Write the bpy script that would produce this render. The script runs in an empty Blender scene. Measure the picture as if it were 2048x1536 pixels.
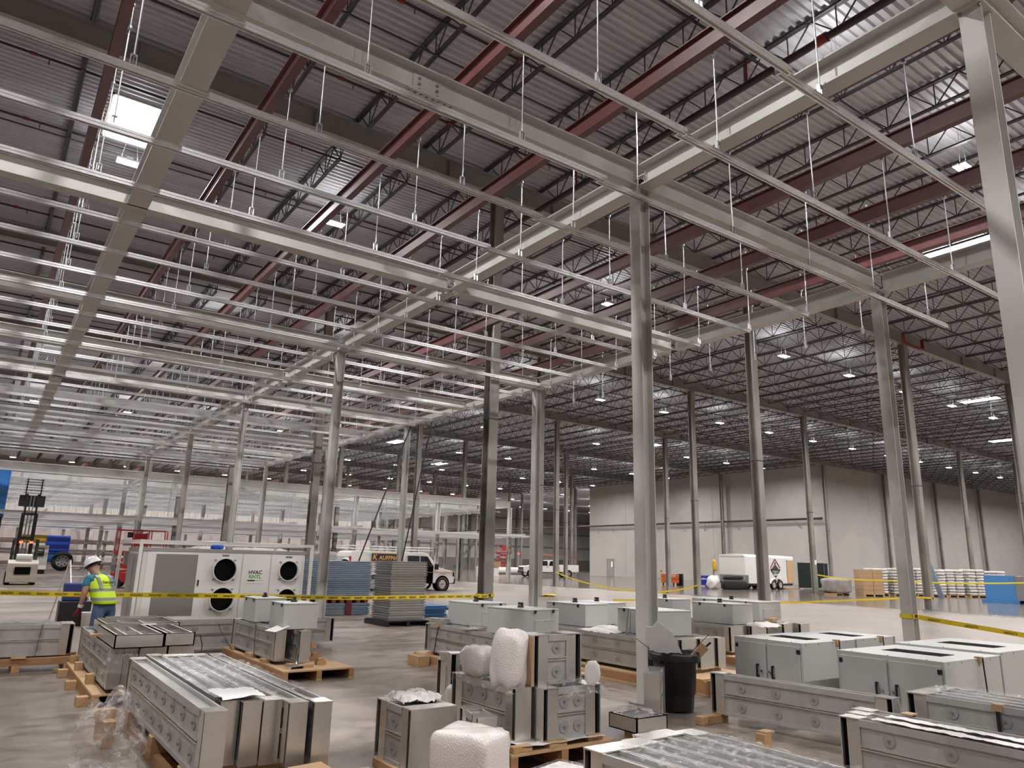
import bpy, bmesh, math, random
from mathutils import Vector, Matrix
random.seed(7)
SC = bpy.context.scene
COL = SC.collection

# ---------------------------------------------------------------- camera
cam_d = bpy.data.cameras.new('camera'); cam = bpy.data.objects.new('camera', cam_d); COL.objects.link(cam)
_R = Vector((0.81280705, -0.5820241, 0.02434431)); _U = Vector((-0.15699234, -0.1786155, 0.9713135)); _F = Vector((0.56097959, 0.79331233, 0.23655326))
_m = Matrix((_R, _U, -_F)).transposed().to_4x4(); _m.translation = Vector((-7.07686, -6.901622, 1.680917))
cam.matrix_world = _m
cam_d.sensor_width = 36.0; cam_d.lens = 1458.4 / 2048 * 36.0; cam_d.clip_start = 0.05; cam_d.clip_end = 400
SC.camera = cam

# ---------------------------------------------------------------- world, exposure
w = bpy.data.worlds.new('world'); SC.world = w; w.use_nodes = True
w.node_tree.nodes['Background'].inputs[0].default_value = (0.55, 0.62, 0.72, 1); w.node_tree.nodes['Background'].inputs[1].default_value = 0.6
SC.view_settings.view_transform = 'Standard'; SC.view_settings.look = 'None'; SC.view_settings.gamma = 1.0
SC.view_settings.use_curve_mapping = False
SC.view_settings.exposure = 0.0
SC.cycles.use_denoising = True
SC.cycles.max_bounces = 7; SC.cycles.diffuse_bounces = 4; SC.cycles.glossy_bounces = 3; SC.cycles.transmission_bounces = 3
SC.cycles.transparent_max_bounces = 10; SC.cycles.caustics_reflective = False; SC.cycles.caustics_refractive = False
SC.cycles.sample_clamp_indirect = 6.0
SC.cycles.use_adaptive_sampling = True; SC.cycles.adaptive_threshold = 0.15; SC.cycles.adaptive_min_samples = 16
LAMP_W = 520.0          # power of one high-bay fixture
LAMP_UP = 0.045          # share thrown up onto the deck
LAMP_COL = (1.0, 0.972, 0.945)

# ---------------------------------------------------------------- materials
def nd(nt, t, **kw):
    n = nt.nodes.new(t)
    for k, v in kw.items(): setattr(n, k, v)
    return n
def mat(name, col, rough=0.5, metal=0.0, var=0.0, vscale=3.0, bump=0.0, bscale=40.0, stretch=(1, 1, 1), col2=None, emit=0, alpha=1.0, rvar=0.0, spec=0.5, trans=0.0, detail=4):
    m = bpy.data.materials.new(name); m.use_nodes = True; nt = m.node_tree; b = nt.nodes['Principled BSDF']
    b.inputs['Base Color'].default_value = (*col, 1); b.inputs['Roughness'].default_value = rough; b.inputs['Metallic'].default_value = metal
    b.inputs['Specular IOR Level'].default_value = spec; b.inputs['Alpha'].default_value = alpha
    if trans: b.inputs['Transmission Weight'].default_value = trans
    if emit: b.inputs['Emission Color'].default_value = (*col, 1); b.inputs['Emission Strength'].default_value = emit
    if var or bump or rvar or col2:
        tc = nd(nt, 'ShaderNodeTexCoord'); mp = nd(nt, 'ShaderNodeMapping'); mp.inputs['Scale'].default_value = stretch
        nt.links.new(tc.outputs['Object'], mp.inputs['Vector'])
        nz = nd(nt, 'ShaderNodeTexNoise'); nz.inputs['Scale'].default_value = vscale; nz.inputs['Detail'].default_value = detail
        nt.links.new(mp.outputs[0], nz.inputs['Vector'])
        if var or col2:
            mx = nd(nt, 'ShaderNodeMix', data_type='RGBA'); c2 = col2 or tuple(max(0, c * (1 - var)) for c in col); c1 = col if col2 else tuple(min(1, c * (1 + var)) for c in col)
            mx.inputs[6].default_value = (*c2, 1); mx.inputs[7].default_value = (*c1, 1)
            rp = nd(nt, 'ShaderNodeMapRange'); rp.inputs[1].default_value = 0.32; rp.inputs[2].default_value = 0.68
            nt.links.new(nz.outputs['Fac'], rp.inputs[0]); nt.links.new(rp.outputs[0], mx.inputs[0]); nt.links.new(mx.outputs[2], b.inputs['Base Color'])
        if rvar:
            rr = nd(nt, 'ShaderNodeMapRange'); rr.inputs[1].default_value = .3; rr.inputs[2].default_value = .7; rr.inputs[3].default_value = max(.03, rough - rvar); rr.inputs[4].default_value = rough + rvar
            nt.links.new(nz.outputs['Fac'], rr.inputs[0]); nt.links.new(rr.outputs[0], b.inputs['Roughness'])
        if bump:
            n2 = nd(nt, 'ShaderNodeTexNoise'); n2.inputs['Scale'].default_value = bscale; n2.inputs['Detail'].default_value = 3
            nt.links.new(mp.outputs[0], n2.inputs['Vector'])
            bp = nd(nt, 'ShaderNodeBump'); bp.inputs['Strength'].default_value = bump; bp.inputs['Distance'].default_value = 0.02
            nt.links.new(n2.outputs['Fac'], bp.inputs['Height']); nt.links.new(bp.outputs[0], b.inputs['Normal'])
    return m
M = {}
M['primer'] = mat('grey steel paint', (.57, .562, .545), .42, 0, .06, 1.2, col2=(.51, .502, .487))
M['colsteel'] = mat('weathered column steel', (.36, .34, .31), .5, 0, .2, 2.0, stretch=(1, 1, .25), col2=(.20, .19, .175))
M['roofgirder'] = mat('roof girder paint', (.30, .29, .275), .55, 0, .08, 1.0)
M['galv'] = mat('galvanised channel', (.74, .74, .75), .27, .85)
M['rod'] = mat('zinc rod', (.62, .63, .65), .32, .8)
M['red'] = mat('red oxide steel', (.105, .034, .036), .42, 0, .15, 2)
M['joist'] = mat('dark joist paint', (.050, .047, .052), .5, 0, .1, 2)
M['deck'] = mat('galvanised deck', (.53, .54, .575), .45, .2, .10, .8, stretch=(.25, 3, 1))
M['pipe'] = mat('dark pipe', (.035, .02, .022), .45)
M['pipered'] = mat('red fitting', (.22, .02, .025), .45)
M['wall'] = mat('painted tilt up concrete', (.46, .435, .415), .75, 0, .04, .5)
M['wallpanel'] = mat('insulated metal wall panel', (.62, .61, .59), .5, 0, .05, .4)
M['knee'] = mat('concrete knee wall', (.27, .25, .225), .8, 0, .12, 2)
M['girt'] = mat('wall girt steel', (.30, .295, .29), .5)
M['dry'] = mat('bare drywall', (.66, .58, .56), .75, 0, .05, 1.5)
M['stripe'] = mat('striped panel wall', (.68, .64, .60), .6, 0, .10, 6, stretch=(6, 1, .2), col2=(.46, .42, .40))
M['whitepanel'] = mat('white sandwich panel', (.72, .73, .75), .35, .0, .04, 2)
M['steelplate'] = mat('bolt steel', (.30, .29, .28), .4, .5)
M['lens'] = mat('lit lamp lens', (1, .97, .93), .4, emit=38)
M['lens'].cycles.emission_sampling = 'NONE'
M['sky'] = mat('daylit skylight dome', (.93, .97, 1.0), .4, emit=7.5)
M['curb'] = mat('skylight curb', (.50, .45, .38), .6)
M['lamp'] = mat('lamp housing', (.75, .75, .75), .4)
M['white'] = mat('white paint', (.78, .77, .76), .35)
M['black'] = mat('black plastic', (.012, .012, .013), .38)
M['dark'] = mat('painted hollow shade', (.006, .006, .006), .9, spec=.05)  # near-black surface, paints in the shade of openings, recesses and wheel arches

def concrete():
    m = bpy.data.materials.new('polished concrete'); m.use_nodes = True; nt = m.node_tree; b = nt.nodes['Principled BSDF']
    tc = nd(nt, 'ShaderNodeTexCoord')
    def noise(s, det, stretch=(1, 1, 1), rough=.55):
        mp = nd(nt, 'ShaderNodeMapping'); mp.inputs['Scale'].default_value = stretch; nt.links.new(tc.outputs['Object'], mp.inputs[0])
        n = nd(nt, 'ShaderNodeTexNoise'); n.inputs['Scale'].default_value = s; n.inputs['Detail'].default_value = det; n.inputs['Roughness'].default_value = rough
        nt.links.new(mp.outputs[0], n.inputs[0]); return n
    def ramp(n, p0, c0, p1, c1):
        r = nd(nt, 'ShaderNodeValToRGB'); e = r.color_ramp.elements; e[0].position = p0; e[0].color = (*c0, 1); e[1].position = p1; e[1].color = (*c1, 1); nt.links.new(n.outputs[0], r.inputs[0]); return r
    def mul(x, y, f):
        mx = nd(nt, 'ShaderNodeMix', data_type='RGBA', blend_type='MULTIPLY'); mx.inputs[0].default_value = f; nt.links.new(x, mx.inputs[6]); nt.links.new(y, mx.inputs[7]); return mx.outputs[2]
    n1 = noise(.30, 6, rough=.65); n2 = noise(2.6, 7, (1, 1.5, 1), .75); n3 = noise(.07, 4, (1, .5, 1)); n4 = noise(24, 3)
    col = mul(ramp(n1, .30, (.215, .178, .150), .72, (.335, .278, .240)).outputs[0], ramp(n2, .38, (.42, .40, .38), .58, (1, 1, 1)).outputs[0], .85)
    sp = nd(nt, 'ShaderNodeSeparateXYZ'); nt.links.new(tc.outputs['Object'], sp.inputs[0])
    wob = nd(nt, 'ShaderNodeMath', operation='MULTIPLY_ADD'); nt.links.new(n3.outputs[0], wob.inputs[0]); wob.inputs[1].default_value = 10; nt.links.new(sp.outputs[0], wob.inputs[2])
    seal = nd(nt, 'ShaderNodeMapRange', interpolation_type='SMOOTHSTEP'); seal.inputs[1].default_value = 30.5; seal.inputs[2].default_value = 33.5; nt.links.new(wob.outputs[0], seal.inputs[0])   # sealed slab beyond the pour joint
    mx = nd(nt, 'ShaderNodeMix', data_type='RGBA'); nt.links.new(seal.outputs[0], mx.inputs[0]); nt.links.new(col, mx.inputs[6])
    nt.links.new(mul(col, ramp(n1, .4, (.60, .61, .62), .6, (.75, .76, .77)).outputs[0], 1.0), mx.inputs[7]); nt.links.new(mx.outputs[2], b.inputs['Base Color'])
    rg = nd(nt, 'ShaderNodeMapRange'); rg.inputs[1].default_value = .35; rg.inputs[2].default_value = .65; rg.inputs[3].default_value = .30; rg.inputs[4].default_value = .50; nt.links.new(n2.outputs[0], rg.inputs[0])
    m2 = nd(nt, 'ShaderNodeMix', data_type='FLOAT'); nt.links.new(seal.outputs[0], m2.inputs[0]); nt.links.new(rg.outputs[0], m2.inputs[2]); m2.inputs[3].default_value = .13; nt.links.new(m2.outputs[0], b.inputs['Roughness'])
    bp = nd(nt, 'ShaderNodeBump'); bp.inputs['Strength'].default_value = .05; bp.inputs['Distance'].default_value = .01
    nt.links.new(n4.outputs[0], bp.inputs['Height']); nt.links.new(bp.outputs[0], b.inputs['Normal'])
    return m
M['floor'] = concrete()

# ---------------------------------------------------------------- mesh helpers
class MB:
    def __init__(s): s.v = []; s.f = []; s.sm = []
    def add(s, vs, fs, smooth=False):
        o = len(s.v); s.v += [tuple(p) for p in vs]; s.f += [tuple(i + o for i in f) for f in fs]; s.sm += [smooth] * len(fs); return s
    def box(s, x0, y0, z0, x1, y1, z1, mtx=None):
        vs = [Vector((x, y, z)) for z in (z0, z1) for y in (y0, y1) for x in (x0, x1)]
        if mtx is not None: vs = [mtx @ p for p in vs]
        return s.add(vs, [(0, 2, 3, 1), (4, 5, 7, 6), (0, 1, 5, 4), (2, 6, 7, 3), (0, 4, 6, 2), (1, 3, 7, 5)])
    def cbox(s, c, d, mtx=None):
        return s.box(c[0] - d[0] / 2, c[1] - d[1] / 2, c[2] - d[2] / 2, c[0] + d[0] / 2, c[1] + d[1] / 2, c[2] + d[2] / 2, mtx)
    def bar(s, p, q, w, h=None, up=(0, 0, 1)):
        p = Vector(p); q = Vector(q); h = h or w; a = (q - p).normalized(); u = Vector(up)
        if abs(a.dot(u)) > .99: u = Vector((1, 0, 0))
        sd = a.cross(u).normalized(); u = sd.cross(a)
        vs = [b + sd * i * w / 2 + u * j * h / 2 for b in (p, q) for j in (-1, 1) for i in (-1, 1)]
        return s.add(vs, [(0, 2, 3, 1), (4, 5, 7, 6), (0, 1, 5, 4), (2, 6, 7, 3), (0, 4, 6, 2), (1, 3, 7, 5)])
    def tube(s, pts, r, n=8, caps=True, smooth=True):
        pts = [Vector(p) for p in pts]; rs = r if isinstance(r, (list, tuple)) else [r] * len(pts); vs = []; u = None
        for i, p in enumerate(pts):
            a = (pts[min(i + 1, len(pts) - 1)] - pts[max(i - 1, 0)]).normalized()
            if u is None:
                u = Vector((0, 0, 1)) if abs(a.z) < .9 else Vector((1, 0, 0))
            u = (u - a * a.dot(u)).normalized(); b = a.cross(u)
            vs += [p + (u * math.cos(t) + b * math.sin(t)) * rs[i] for t in (2 * math.pi * k / n for k in range(n))]
        fs = [(i * n + k, i * n + (k + 1) % n, (i + 1) * n + (k + 1) % n, (i + 1) * n + k) for i in range(len(pts) - 1) for k in range(n)]
        s.add(vs, fs, smooth)
        if caps: s.add(vs[:n], [tuple(range(n - 1, -1, -1))]); s.add(vs[-n:], [tuple(range(n))])
        return s
    def cyl(s, p, q, r, n=12, r2=None): return s.tube([p, q], [r, r if r2 is None else r2], n)
    def prism(s, poly, ax, a, b, smooth=False):
        def P(u, v, t): return {'x': (t, u, v), 'y': (u, t, v), 'z': (u, v, t)}[ax]
        n = len(poly); vs = [P(u, v, a) for u, v in poly] + [P(u, v, b) for u, v in poly]
        s.add(vs, [tuple(range(n - 1, -1, -1)), tuple(range(n, 2 * n))]); s.add(vs, [(i, (i + 1) % n, n + (i + 1) % n, n + i) for i in range(n)], smooth); return s
    def lathe(s, prof, n=20, c=(0, 0, 0), smooth=True):
        vs = [(c[0] + r * math.cos(t), c[1] + r * math.sin(t), c[2] + z) for r, z in prof for t in (2 * math.pi * k / n for k in range(n))]
        fs = [(i * n + k, i * n + (k + 1) % n, (i + 1) * n + (k + 1) % n, (i + 1) * n + k) for i in range(len(prof) - 1) for k in range(n)]
        return s.add(vs, fs, smooth)
    def xf(s, mtx): s.v = [tuple(mtx @ Vector(p)) for p in s.v]; return s
    def mesh(s, name, m):
        me = bpy.data.meshes.new(name); me.from_pydata(s.v, [], s.f)
        me.polygons.foreach_set('use_smooth', s.sm); me.materials.append(M[m] if isinstance(m, str) else m); me.update()
        return me
    def build(s, name, m, parent=None, bevel=0, loc=None):
        return link(name, s.mesh(name, m), parent, bevel, loc)
def link(name, me, parent=None, bevel=0, loc=None):
    o = bpy.data.objects.new(name, me); COL.objects.link(o)
    if parent is not None: o.parent = parent
    if loc is not None: o.location = loc
    if bevel:
        b = o.modifiers.new('bevel', 'BEVEL'); b.width = bevel; b.segments = 2; b.limit_method = 'ANGLE'
    return o
NUM = 'first second third fourth fifth sixth seventh eighth ninth tenth eleventh twelfth thirteenth fourteenth fifteenth sixteenth seventeenth eighteenth nineteenth twentieth'.split()
NUM += ['twenty-' + n for n in NUM[:9]] + ['thirtieth'] + ['thirty-' + n for n in NUM[:9]] + ['fortieth'] + ['forty-' + n for n in NUM[:9]] + ['fiftieth'] + ['fifty-' + n for n in NUM[:9]]
def tag(o, label=None, cat=None, group=None, kind=None):
    for k, v in (('label', label), ('category', cat), ('group', group), ('kind', kind)):
        if v: o[k] = v
    return o
def thing(name, label, cat, loc=(0, 0, 0), rz=0.0, group=None):
    o = bpy.data.objects.new(name, None); COL.objects.link(o); o.location = loc; o.rotation_euler = (0, 0, rz); o.empty_display_size = .1
    return tag(o, label, cat, group)
KIDS = {}
def kids(o): return [c for c in o.children]
def dup(o, loc=None, rz=None, label=None, group=None, parent=None, scale=None):
    c = o.copy(); COL.objects.link(c); c.parent = parent
    if loc is not None: c.location = loc
    if rz is not None: c.rotation_euler = (0, 0, rz)
    if scale is not None: c.scale = scale
    if label: c['label'] = label
    if group: c['group'] = group
    for k in KIDS.get(o.name) or kids(o): dup(k, parent=c)
    return c
TEXTS = {}
def text_mesh(s, bold=False):
    k = (s, bold)
    if k not in TEXTS:
        cu = bpy.data.curves.new('lettering', 'FONT'); cu.body = s; cu.size = 1.0; cu.extrude = .01; cu.align_x = 'CENTER'; cu.align_y = 'CENTER'; cu.resolution_u = 2
        if bold: cu.offset = .022
        o = bpy.data.objects.new('lettering', cu); COL.objects.link(o)
        dg = bpy.context.evaluated_depsgraph_get(); TEXTS[k] = bpy.data.meshes.new_from_object(o.evaluated_get(dg))
        bpy.data.objects.remove(o); bpy.data.curves.remove(cu)
    return TEXTS[k]
for _s, _b in (('SUPPLY', 0), ('RETURN', 0), ('HVAC', 1), ('RNTL', 1), ('HVACRNTL.COM', 0), ('Nerana', 1), ('www.nerana.com', 0), ('K', 1), ('AUFFMAN', 1), ('KAUFFMAN', 0), ('BCW', 1), ('GENERAL CONTRACTORS', 0), ('Office & Interior Contractors, LTD', 0), ('RIDGID', 1), ('KOBALT', 1), ('CAUTION', 1)): text_mesh(_s, bool(_b))
def text(name, s, size, m, parent, mtx, depth=.002, bold=False, sx=1.0):
    me = text_mesh(s, bold).copy(); me.transform(Matrix.Diagonal((size * sx, size, size, 1))); me.transform(mtx); me.materials.clear(); me.materials.append(M[m] if isinstance(m, str) else m)
    return link(name, me, parent)
def frame(o, x, y):
    """matrix with local x,y axes given (world vectors) and origin o"""
    x = Vector(x).normalized(); y = Vector(y).normalized(); z = x.cross(y); m = Matrix((x, y, z)).transposed().to_4x4(); m.translation = Vector(o); return m

# ---------------------------------------------------------------- steel sections
def ibeam(name, label, cat, p0, p1, d, bf, m, group=None, hdir=(0, 0, 1), tf=.02, tw=.014, parts=True, centre=False, extra=None):
    """I section from p0 to p1 (points at the bottom of the section, or its centre)"""
    p0 = Vector(p0); p1 = Vector(p1); h = Vector(hdir); L = (p1 - p0); a = L.normalized(); s = a.cross(h).normalized()
    t = thing(name, label, cat, p0, 0, group); o = -h * d / 2 if centre else Vector((0, 0, 0))
    def slab(mb, c, hw, hh):
        q = o + h * c; vs = [q + e + s * i * hw + h * j * hh for e in (Vector((0, 0, 0)), L) for j in (-1, 1) for i in (-1, 1)]
        return mb.add(vs, [(0, 2, 3, 1), (4, 5, 7, 6), (0, 1, 5, 4), (2, 6, 7, 3), (0, 4, 6, 2), (1, 3, 7, 5)])
    if parts:
        slab(MB(), tf / 2, bf / 2, tf / 2).build('flange', m, t); slab(MB(), d - tf / 2, bf / 2, tf / 2).build('flange', m, t)
        slab(MB(), d / 2, tw / 2, d / 2 - tf).build('web', m, t)
    else:
        b = MB(); slab(b, tf / 2, bf / 2, tf / 2); slab(b, d - tf / 2, bf / 2, tf / 2); slab(b, d / 2, tw / 2, d / 2 - tf); b.build('section', m, t)
    if extra: extra(t)
    return t

# ================================================================ THE BUILDING
ZG = 12.62      # underside of roof girders
ZD = 13.30      # roof deck
GX = [-20.1, -7.9, 4.3, 16.5, 28.65, 40.9, 53.1, 65.3, 77.5, 89.7, 101.9]
GY = [-16.9, -3.35, 10.2, 23.7, 37.3, 50.9, 64.5, 78.1, 91.7, 105.3]
X0, X1, Y0, Y1 = -22.0, 124.0, -22.0, 127.0

fl = MB(); fl.add([(X0, Y0, 0), (X1, Y0, 0), (X1, Y1, 0), (X0, Y1, 0)], [(0, 1, 2, 3)]); tag(fl.build('floor', 'floor'), kind='structure')

# corrugated deck: ribs run along X
def deck():
    ys = []; y = Y0; p = .2
    while y < Y1: ys += [(y, 0), (y + .05, -.0), (y + .075, .06), (y + .175, .06)]; y += p
    xs = [X0, X1]; vs = [(x, yy, ZD + zz) for x in xs for yy, zz in ys]; n = len(ys)
    b = MB(); b.add(vs, [(i, n + i, n + i + 1, i + 1) for i in range(n - 1)]); return b
tag(deck().build('ceiling', 'deck'), kind='structure')

def wallbox(name, x0, y0, z0, x1, y1, z1, m='wall'):
    return tag(MB().box(x0, y0, z0, x1, y1, z1).build(name, m), kind='structure')
wallbox('wall_left', X0 - .3, Y0, 0, X0, Y1, ZD); wallbox('wall_back', X0, Y0 - .3, 0, X1, Y0, ZD); wallbox('wall_right', X1, Y0, 0, X1 + .3, Y1, ZD)

# box-shaped room of tilt-up panels: one wall facing the camera aisle (X = 65.9), one facing front (Y = 37.75)
def panel_wall(name, p0, p1, th, nrm, z1, n, m='wall'):
    p0 = Vector(p0); p1 = Vector(p1); e = (p1 - p0) / n; a = e.normalized(); nrm = Vector(nrm)
    root = bpy.data.objects.new(name, None); COL.objects.link(root); tag(root, kind='structure'); b = MB()
    for k in range(n):
        q0 = p0 + e * k + a * .012; q1 = p0 + e * (k + 1) - a * .012
        vs = [q + nrm * t + Vector((0, 0, z)) for z in (0, z1) for t in (0, -th) for q in (q0, q1)]
        c = MB().add(vs, [(0, 2, 3, 1), (4, 5, 7, 6), (0, 1, 5, 4), (2, 6, 7, 3), (0, 4, 6, 2), (1, 3, 7, 5)]); c.build('wall_panel', m, root)
    q = [p0 - nrm * (th * .5), p1 - nrm * (th * .5)]; MB().add([q[0], q[1], q[1] + Vector((0, 0, z1)), q[0] + Vector((0, 0, z1))], [(0, 1, 2, 3)]).build('joint_backing', 'knee', root)
    return root
panel_wall('wall_side', (65.95, 75.6, 0), (65.95, 37.75, 0), .3, (-1, 0, 0), ZD - .05, 5)
panel_wall('wall_front', (66.25, 37.75, 0), (124, 37.75, 0), .3, (0, -1, 0), ZD - .05, 7)
panel_wall('wall_inner', (66.25, 75.6, 0), (124, 75.6, 0), .3, (0, 1, 0), ZD - .05, 7)
# double door and small door in the side wall, with bollards
d = bpy.data.objects.new('door_1', None); COL.objects.link(d); tag(d, kind='structure')
for y in (61.35, 62.5):
    MB().box(65.90, y, .02, 65.94, y + 1.12, 2.55).build('door_leaf', 'wall', d, .01)
MB().bar((65.885, 62.42, 1.0), (65.885, 62.42, 1.2), .03).build('door_handle', 'steelplate', d)
d = bpy.data.objects.new('door_2', None); COL.objects.link(d); tag(d, kind='structure')
MB().box(65.9, 70.6, .02, 65.94, 71.8, 2.3).build('door_leaf', 'girt', d); MB().box(65.88, 70.5, .02, 65.93, 70.6, 2.4).box(65.88, 71.8, .02, 65.93, 71.9, 2.4).box(65.88, 70.5, 2.3, 65.93, 71.9, 2.4).build('door_frame', 'girt', d)
MB().box(65.885, 70.75, 1.3, 65.9, 70.95, 2.0).build('door_glass', mat('lit door glass', (1, .8, .5), .3, emit=.8), d)
M['yellow'] = mat('safety yellow', (.62, .38, .02), .45)
for y, l in ((64.3, 'nearest the small side door'), (60.4, 'right of the double door')):
    t = thing('bollard', 'yellow steel bollard ' + l, 'bollard', (64.6, y, 0), 0, 'bollards at the pale wall')
    MB().lathe([(.085, 0), (.085, 1.05), (.06, 1.11), (0, 1.13)], 12).build('post', 'yellow', t); MB().lathe([(.09, .9), (.09, 1.0)], 12).build('black_band', 'black', t)
# pipe main along the side wall with brackets
t = thing('wall_pipe', 'long dark sprinkler main carried along the pale side wall', 'pipe', (65.4, 38.3, 6.95))
MB().cyl((0, 0, 0), (0, 85, .05), .11, 10).build('pipe_run', 'pipe', t)
for k in range(9):
    MB().bar((0, 3 + k * 4.1, -.1), (.5, 3 + k * 4.1 + (1.0 if k % 2 else -1.0) * .6, -.95), .06).build('bracket', 'girt', t)
MB().cyl((0, 0, 0), (.0, -.35, 0), .13, 10).build('end_cap', 'pipe', t)

# far exterior wall: knee wall, panels, girts, wind columns, bracing
far = bpy.data.objects.new('wall_far', None); COL.objects.link(far); tag(far, kind='structure')
MB().box(X0, Y1, 0, X1, Y1 + .4, 2.3).build('knee_wall', 'knee', far)
for k in range(20):
    x = X0 + k * 7.3
    MB().box(x + .02, Y1 + .1, 2.3, x + 7.28, Y1 + .3, ZD).build('wall_panel', 'wallpanel', far)
for z in (4.9, 7.9, 10.8): MB().box(X0, Y1 - .22, z, X1, Y1 + .1, z + .22).build('wall_girt', 'girt', far)
for k in range(10): MB().box(GX[0] + k * 12.2 - .2, Y1 - .5, 0, GX[0] + k * 12.2 + .2, Y1 - .1, ZD).build('wind_column', 'girt', far)
for a, b in (((74.0, .4), (84.0, 11.5)), ((84.0, .4), (74.0, 11.5)), ((52.0, .4), (62.0, 11.5)), ((62, .4), (52, 11.5))):
    MB().bar((a[0], Y1 - .35, a[1]), (b[0], Y1 - .35, b[1]), .3, .2).build('wall_brace', 'girt', far)
MB().box(89.7, Y1 - .06, .02, 91.4, Y1 + .02, 2.9).build('exit_door', 'wallpanel', far)
MB().box(90.2, Y1 - .1, 3.2, 90.9, Y1 - .02, 3.6).build('exit_sign', mat('lit red sign', (1, .15, .12), .4, emit=1.2), far)

# roof girders along X, one per bay line, each bay its own girder
def roof_girders():
    proto = None
    for j, y in enumerate(GY[1:]):
        for i in range(len(GX) - 1):
            if (GX[i] >= 65 and y > 40): continue
            if y > 70 and GX[i] > 45: pass
            nm = '%s grey roof girder from the left on the %s girder line from the camera' % (NUM[i], NUM[j])
            if proto is None:
                proto = ibeam('roof_girder', nm, 'girder', (GX[i], y, ZG), (GX[i] + 12.2, y, ZG), .58, .26, 'roofgirder', 'roof girders on the column lines', tf=.028)
                for fx in (2.1, 6.3, 10.4):
                    MB().box(fx - .01, -.12, .03, fx + .01, .12, .55).build('stiffener', 'roofgirder', proto)
            else: dup(proto, (GX[i], y, ZG), label=nm)
roof_girders()

# warehouse columns
SPECIAL = {(4.3, 10.2): 'weathered building column with tape tied round its foot, beside the metal panel stacks',
           (16.5, 10.2): 'weathered building column just beyond the enclosures right of the bin',
           (28.65, 10.2): 'weathered building column close behind the taped grey column at right',
           (40.9, 10.2): 'building column at the right edge of the view near the blue wrapped pallet',
           (40.9, 23.7): 'building column with a paper notice between the trailer and the pallets',
           (28.65, 23.7): 'building column with yellow tape at its foot beside the orange job box',
           (16.5, 23.7): 'building column half hidden behind a grey frame column, tape heaped at its foot',
           (28.65, 37.3): 'building column standing just in front of the white pickup bed',
           (4.3, 23.7): 'brown weathered column rising behind the rental air unit'}
def wcol():
    cp = None
    for y in GY[2:]:
        for x in GX[1:]:
            if (x > 66 and y > 38): continue
            if x < 0: continue
            lab = SPECIAL.get((x, y), '%s building column from the left in the %s row back from the camera' % (NUM[GX.index(x) - 2], NUM[GY.index(y) - 2]))
            if cp is None:
                cp = thing('building_column', lab, 'column', (x, y, 0), 0, 'building columns')
                s = .15
                MB().box(-s, -.165, 0, s, -.143, ZG).build('flange', 'colsteel', cp); MB().box(-s, .143, 0, s, .165, ZG).build('flange', 'colsteel', cp)
                MB().box(-.009, -.143, 0, .009, .143, ZG).build('web', 'colsteel', cp)
                MB().box(-.24, -.24, 0, .24, .24, .03).build('base_plate', 'steelplate', cp)
                b = MB(); z = 5.6; b.box(-s - .012, -.18, z, s + .012, -.167, z + .03).box(-s - .012, .167, z, s + .012, .18, z + .03).box(-s - .012, -.18, z, -s, .18, z + .03).box(s, -.18, z, s + .012, .18, z + .03)
                b.build('strap', 'pipe', cp)
            else: dup(cp, (x, y, 0), label=lab)
wcol()

# bar joists
JL = 13.4; JP = 2.115; JX0 = -.46 - 9 * JP
def joist_mesh():
    top = MB(); top.box(-.062, 0, .64, -.006, JL, .69).box(.006, 0, .64, .062, JL, .69)
    bot = MB(); bot.box(-.05, .9, 0, -.006, JL - .9, .045).box(.006, .9, 0, .05, JL - .9, .045)
    web = MB(); n = 11; p = (JL - .6) / n
    for k in range(n):
        a = .3 + k * p; m_ = a + p / 2; b_ = a + p
        lo0 = max(m_, .95); 
        web.bar((0, a, .66), (0, m_, .02), .026); web.bar((0, m_, .02), (0, b_, .66), .026); web.bar((0, m_, .02), (0, m_, .66), .022)
    return top.mesh('top_chord', 'joist'), bot.mesh('bottom_chord', 'joist'), web.mesh('web', 'joist')
jt, jb, jw = joist_mesh()
njoist = 0; rest = []
def joist_order():
    c = []
    for y in GY[1:-1]:
        for k in range(70):
            x = JX0 + k * JP
            if x > X1 - 3: continue
            if x < -9: continue
            if x > 65.8 and y > 36: continue
            # keep only what the view could hold
            dx, dy = x + 7.08, y + 13.5 + 6.9
            if dy < 0 or dx / max(dy, .1) > 9: continue
            c.append((math.hypot(x + 7, y + 6.8 + 6.9), x, y))
    c.sort(); return c
jo = joist_order()
for n, (dist, x, y) in enumerate(jo):
    if n < 290:
        t = thing('roof_joist', '%s dark open-web bar joist from the left in the %s roof bay' % (NUM[max(0, min(58, int(round((x + 9) / JP))))], NUM[GY.index(y) - 1]), 'joist', (x, y + .07, ZD - .69), 0, 'roof bar joists')
        link('top_chord', jt, t); link('bottom_chord', jb, t); link('web', jw, t)
    else: rest.append((x, y))
def merged(places, meshes):
    b = MB()
    for me in meshes:
        vs = [v.co.copy() for v in me.vertices]; fs = [tuple(p.vertices) for p in me.polygons]
        for x, y in places: b.add([(v.x + x, v.y + y + .07, v.z + ZD - .69) for v in vs], fs)
    return b
tag(merged(rest, (jt, jb, jw)).build('distant_joists', 'joist'), 'far rows of dark bar joists beyond countable distance', 'joist', kind='stuff')
# bridging lines
for y in GY[1:8]:
    for fy in (4.5, 9.0):
        o = MB().bar((-9, y + fy, ZD - .71), (64 if y > 36 else 110, y + fy, ZD - .71), .035).build('joist_bridging', 'joist'); tag(o, '%s thin bridging bar of the %s roof bay' % ('near' if fy < 5 else 'far', NUM[GY.index(y) - 1]), 'bridging', 'joist bridging lines')
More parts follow.
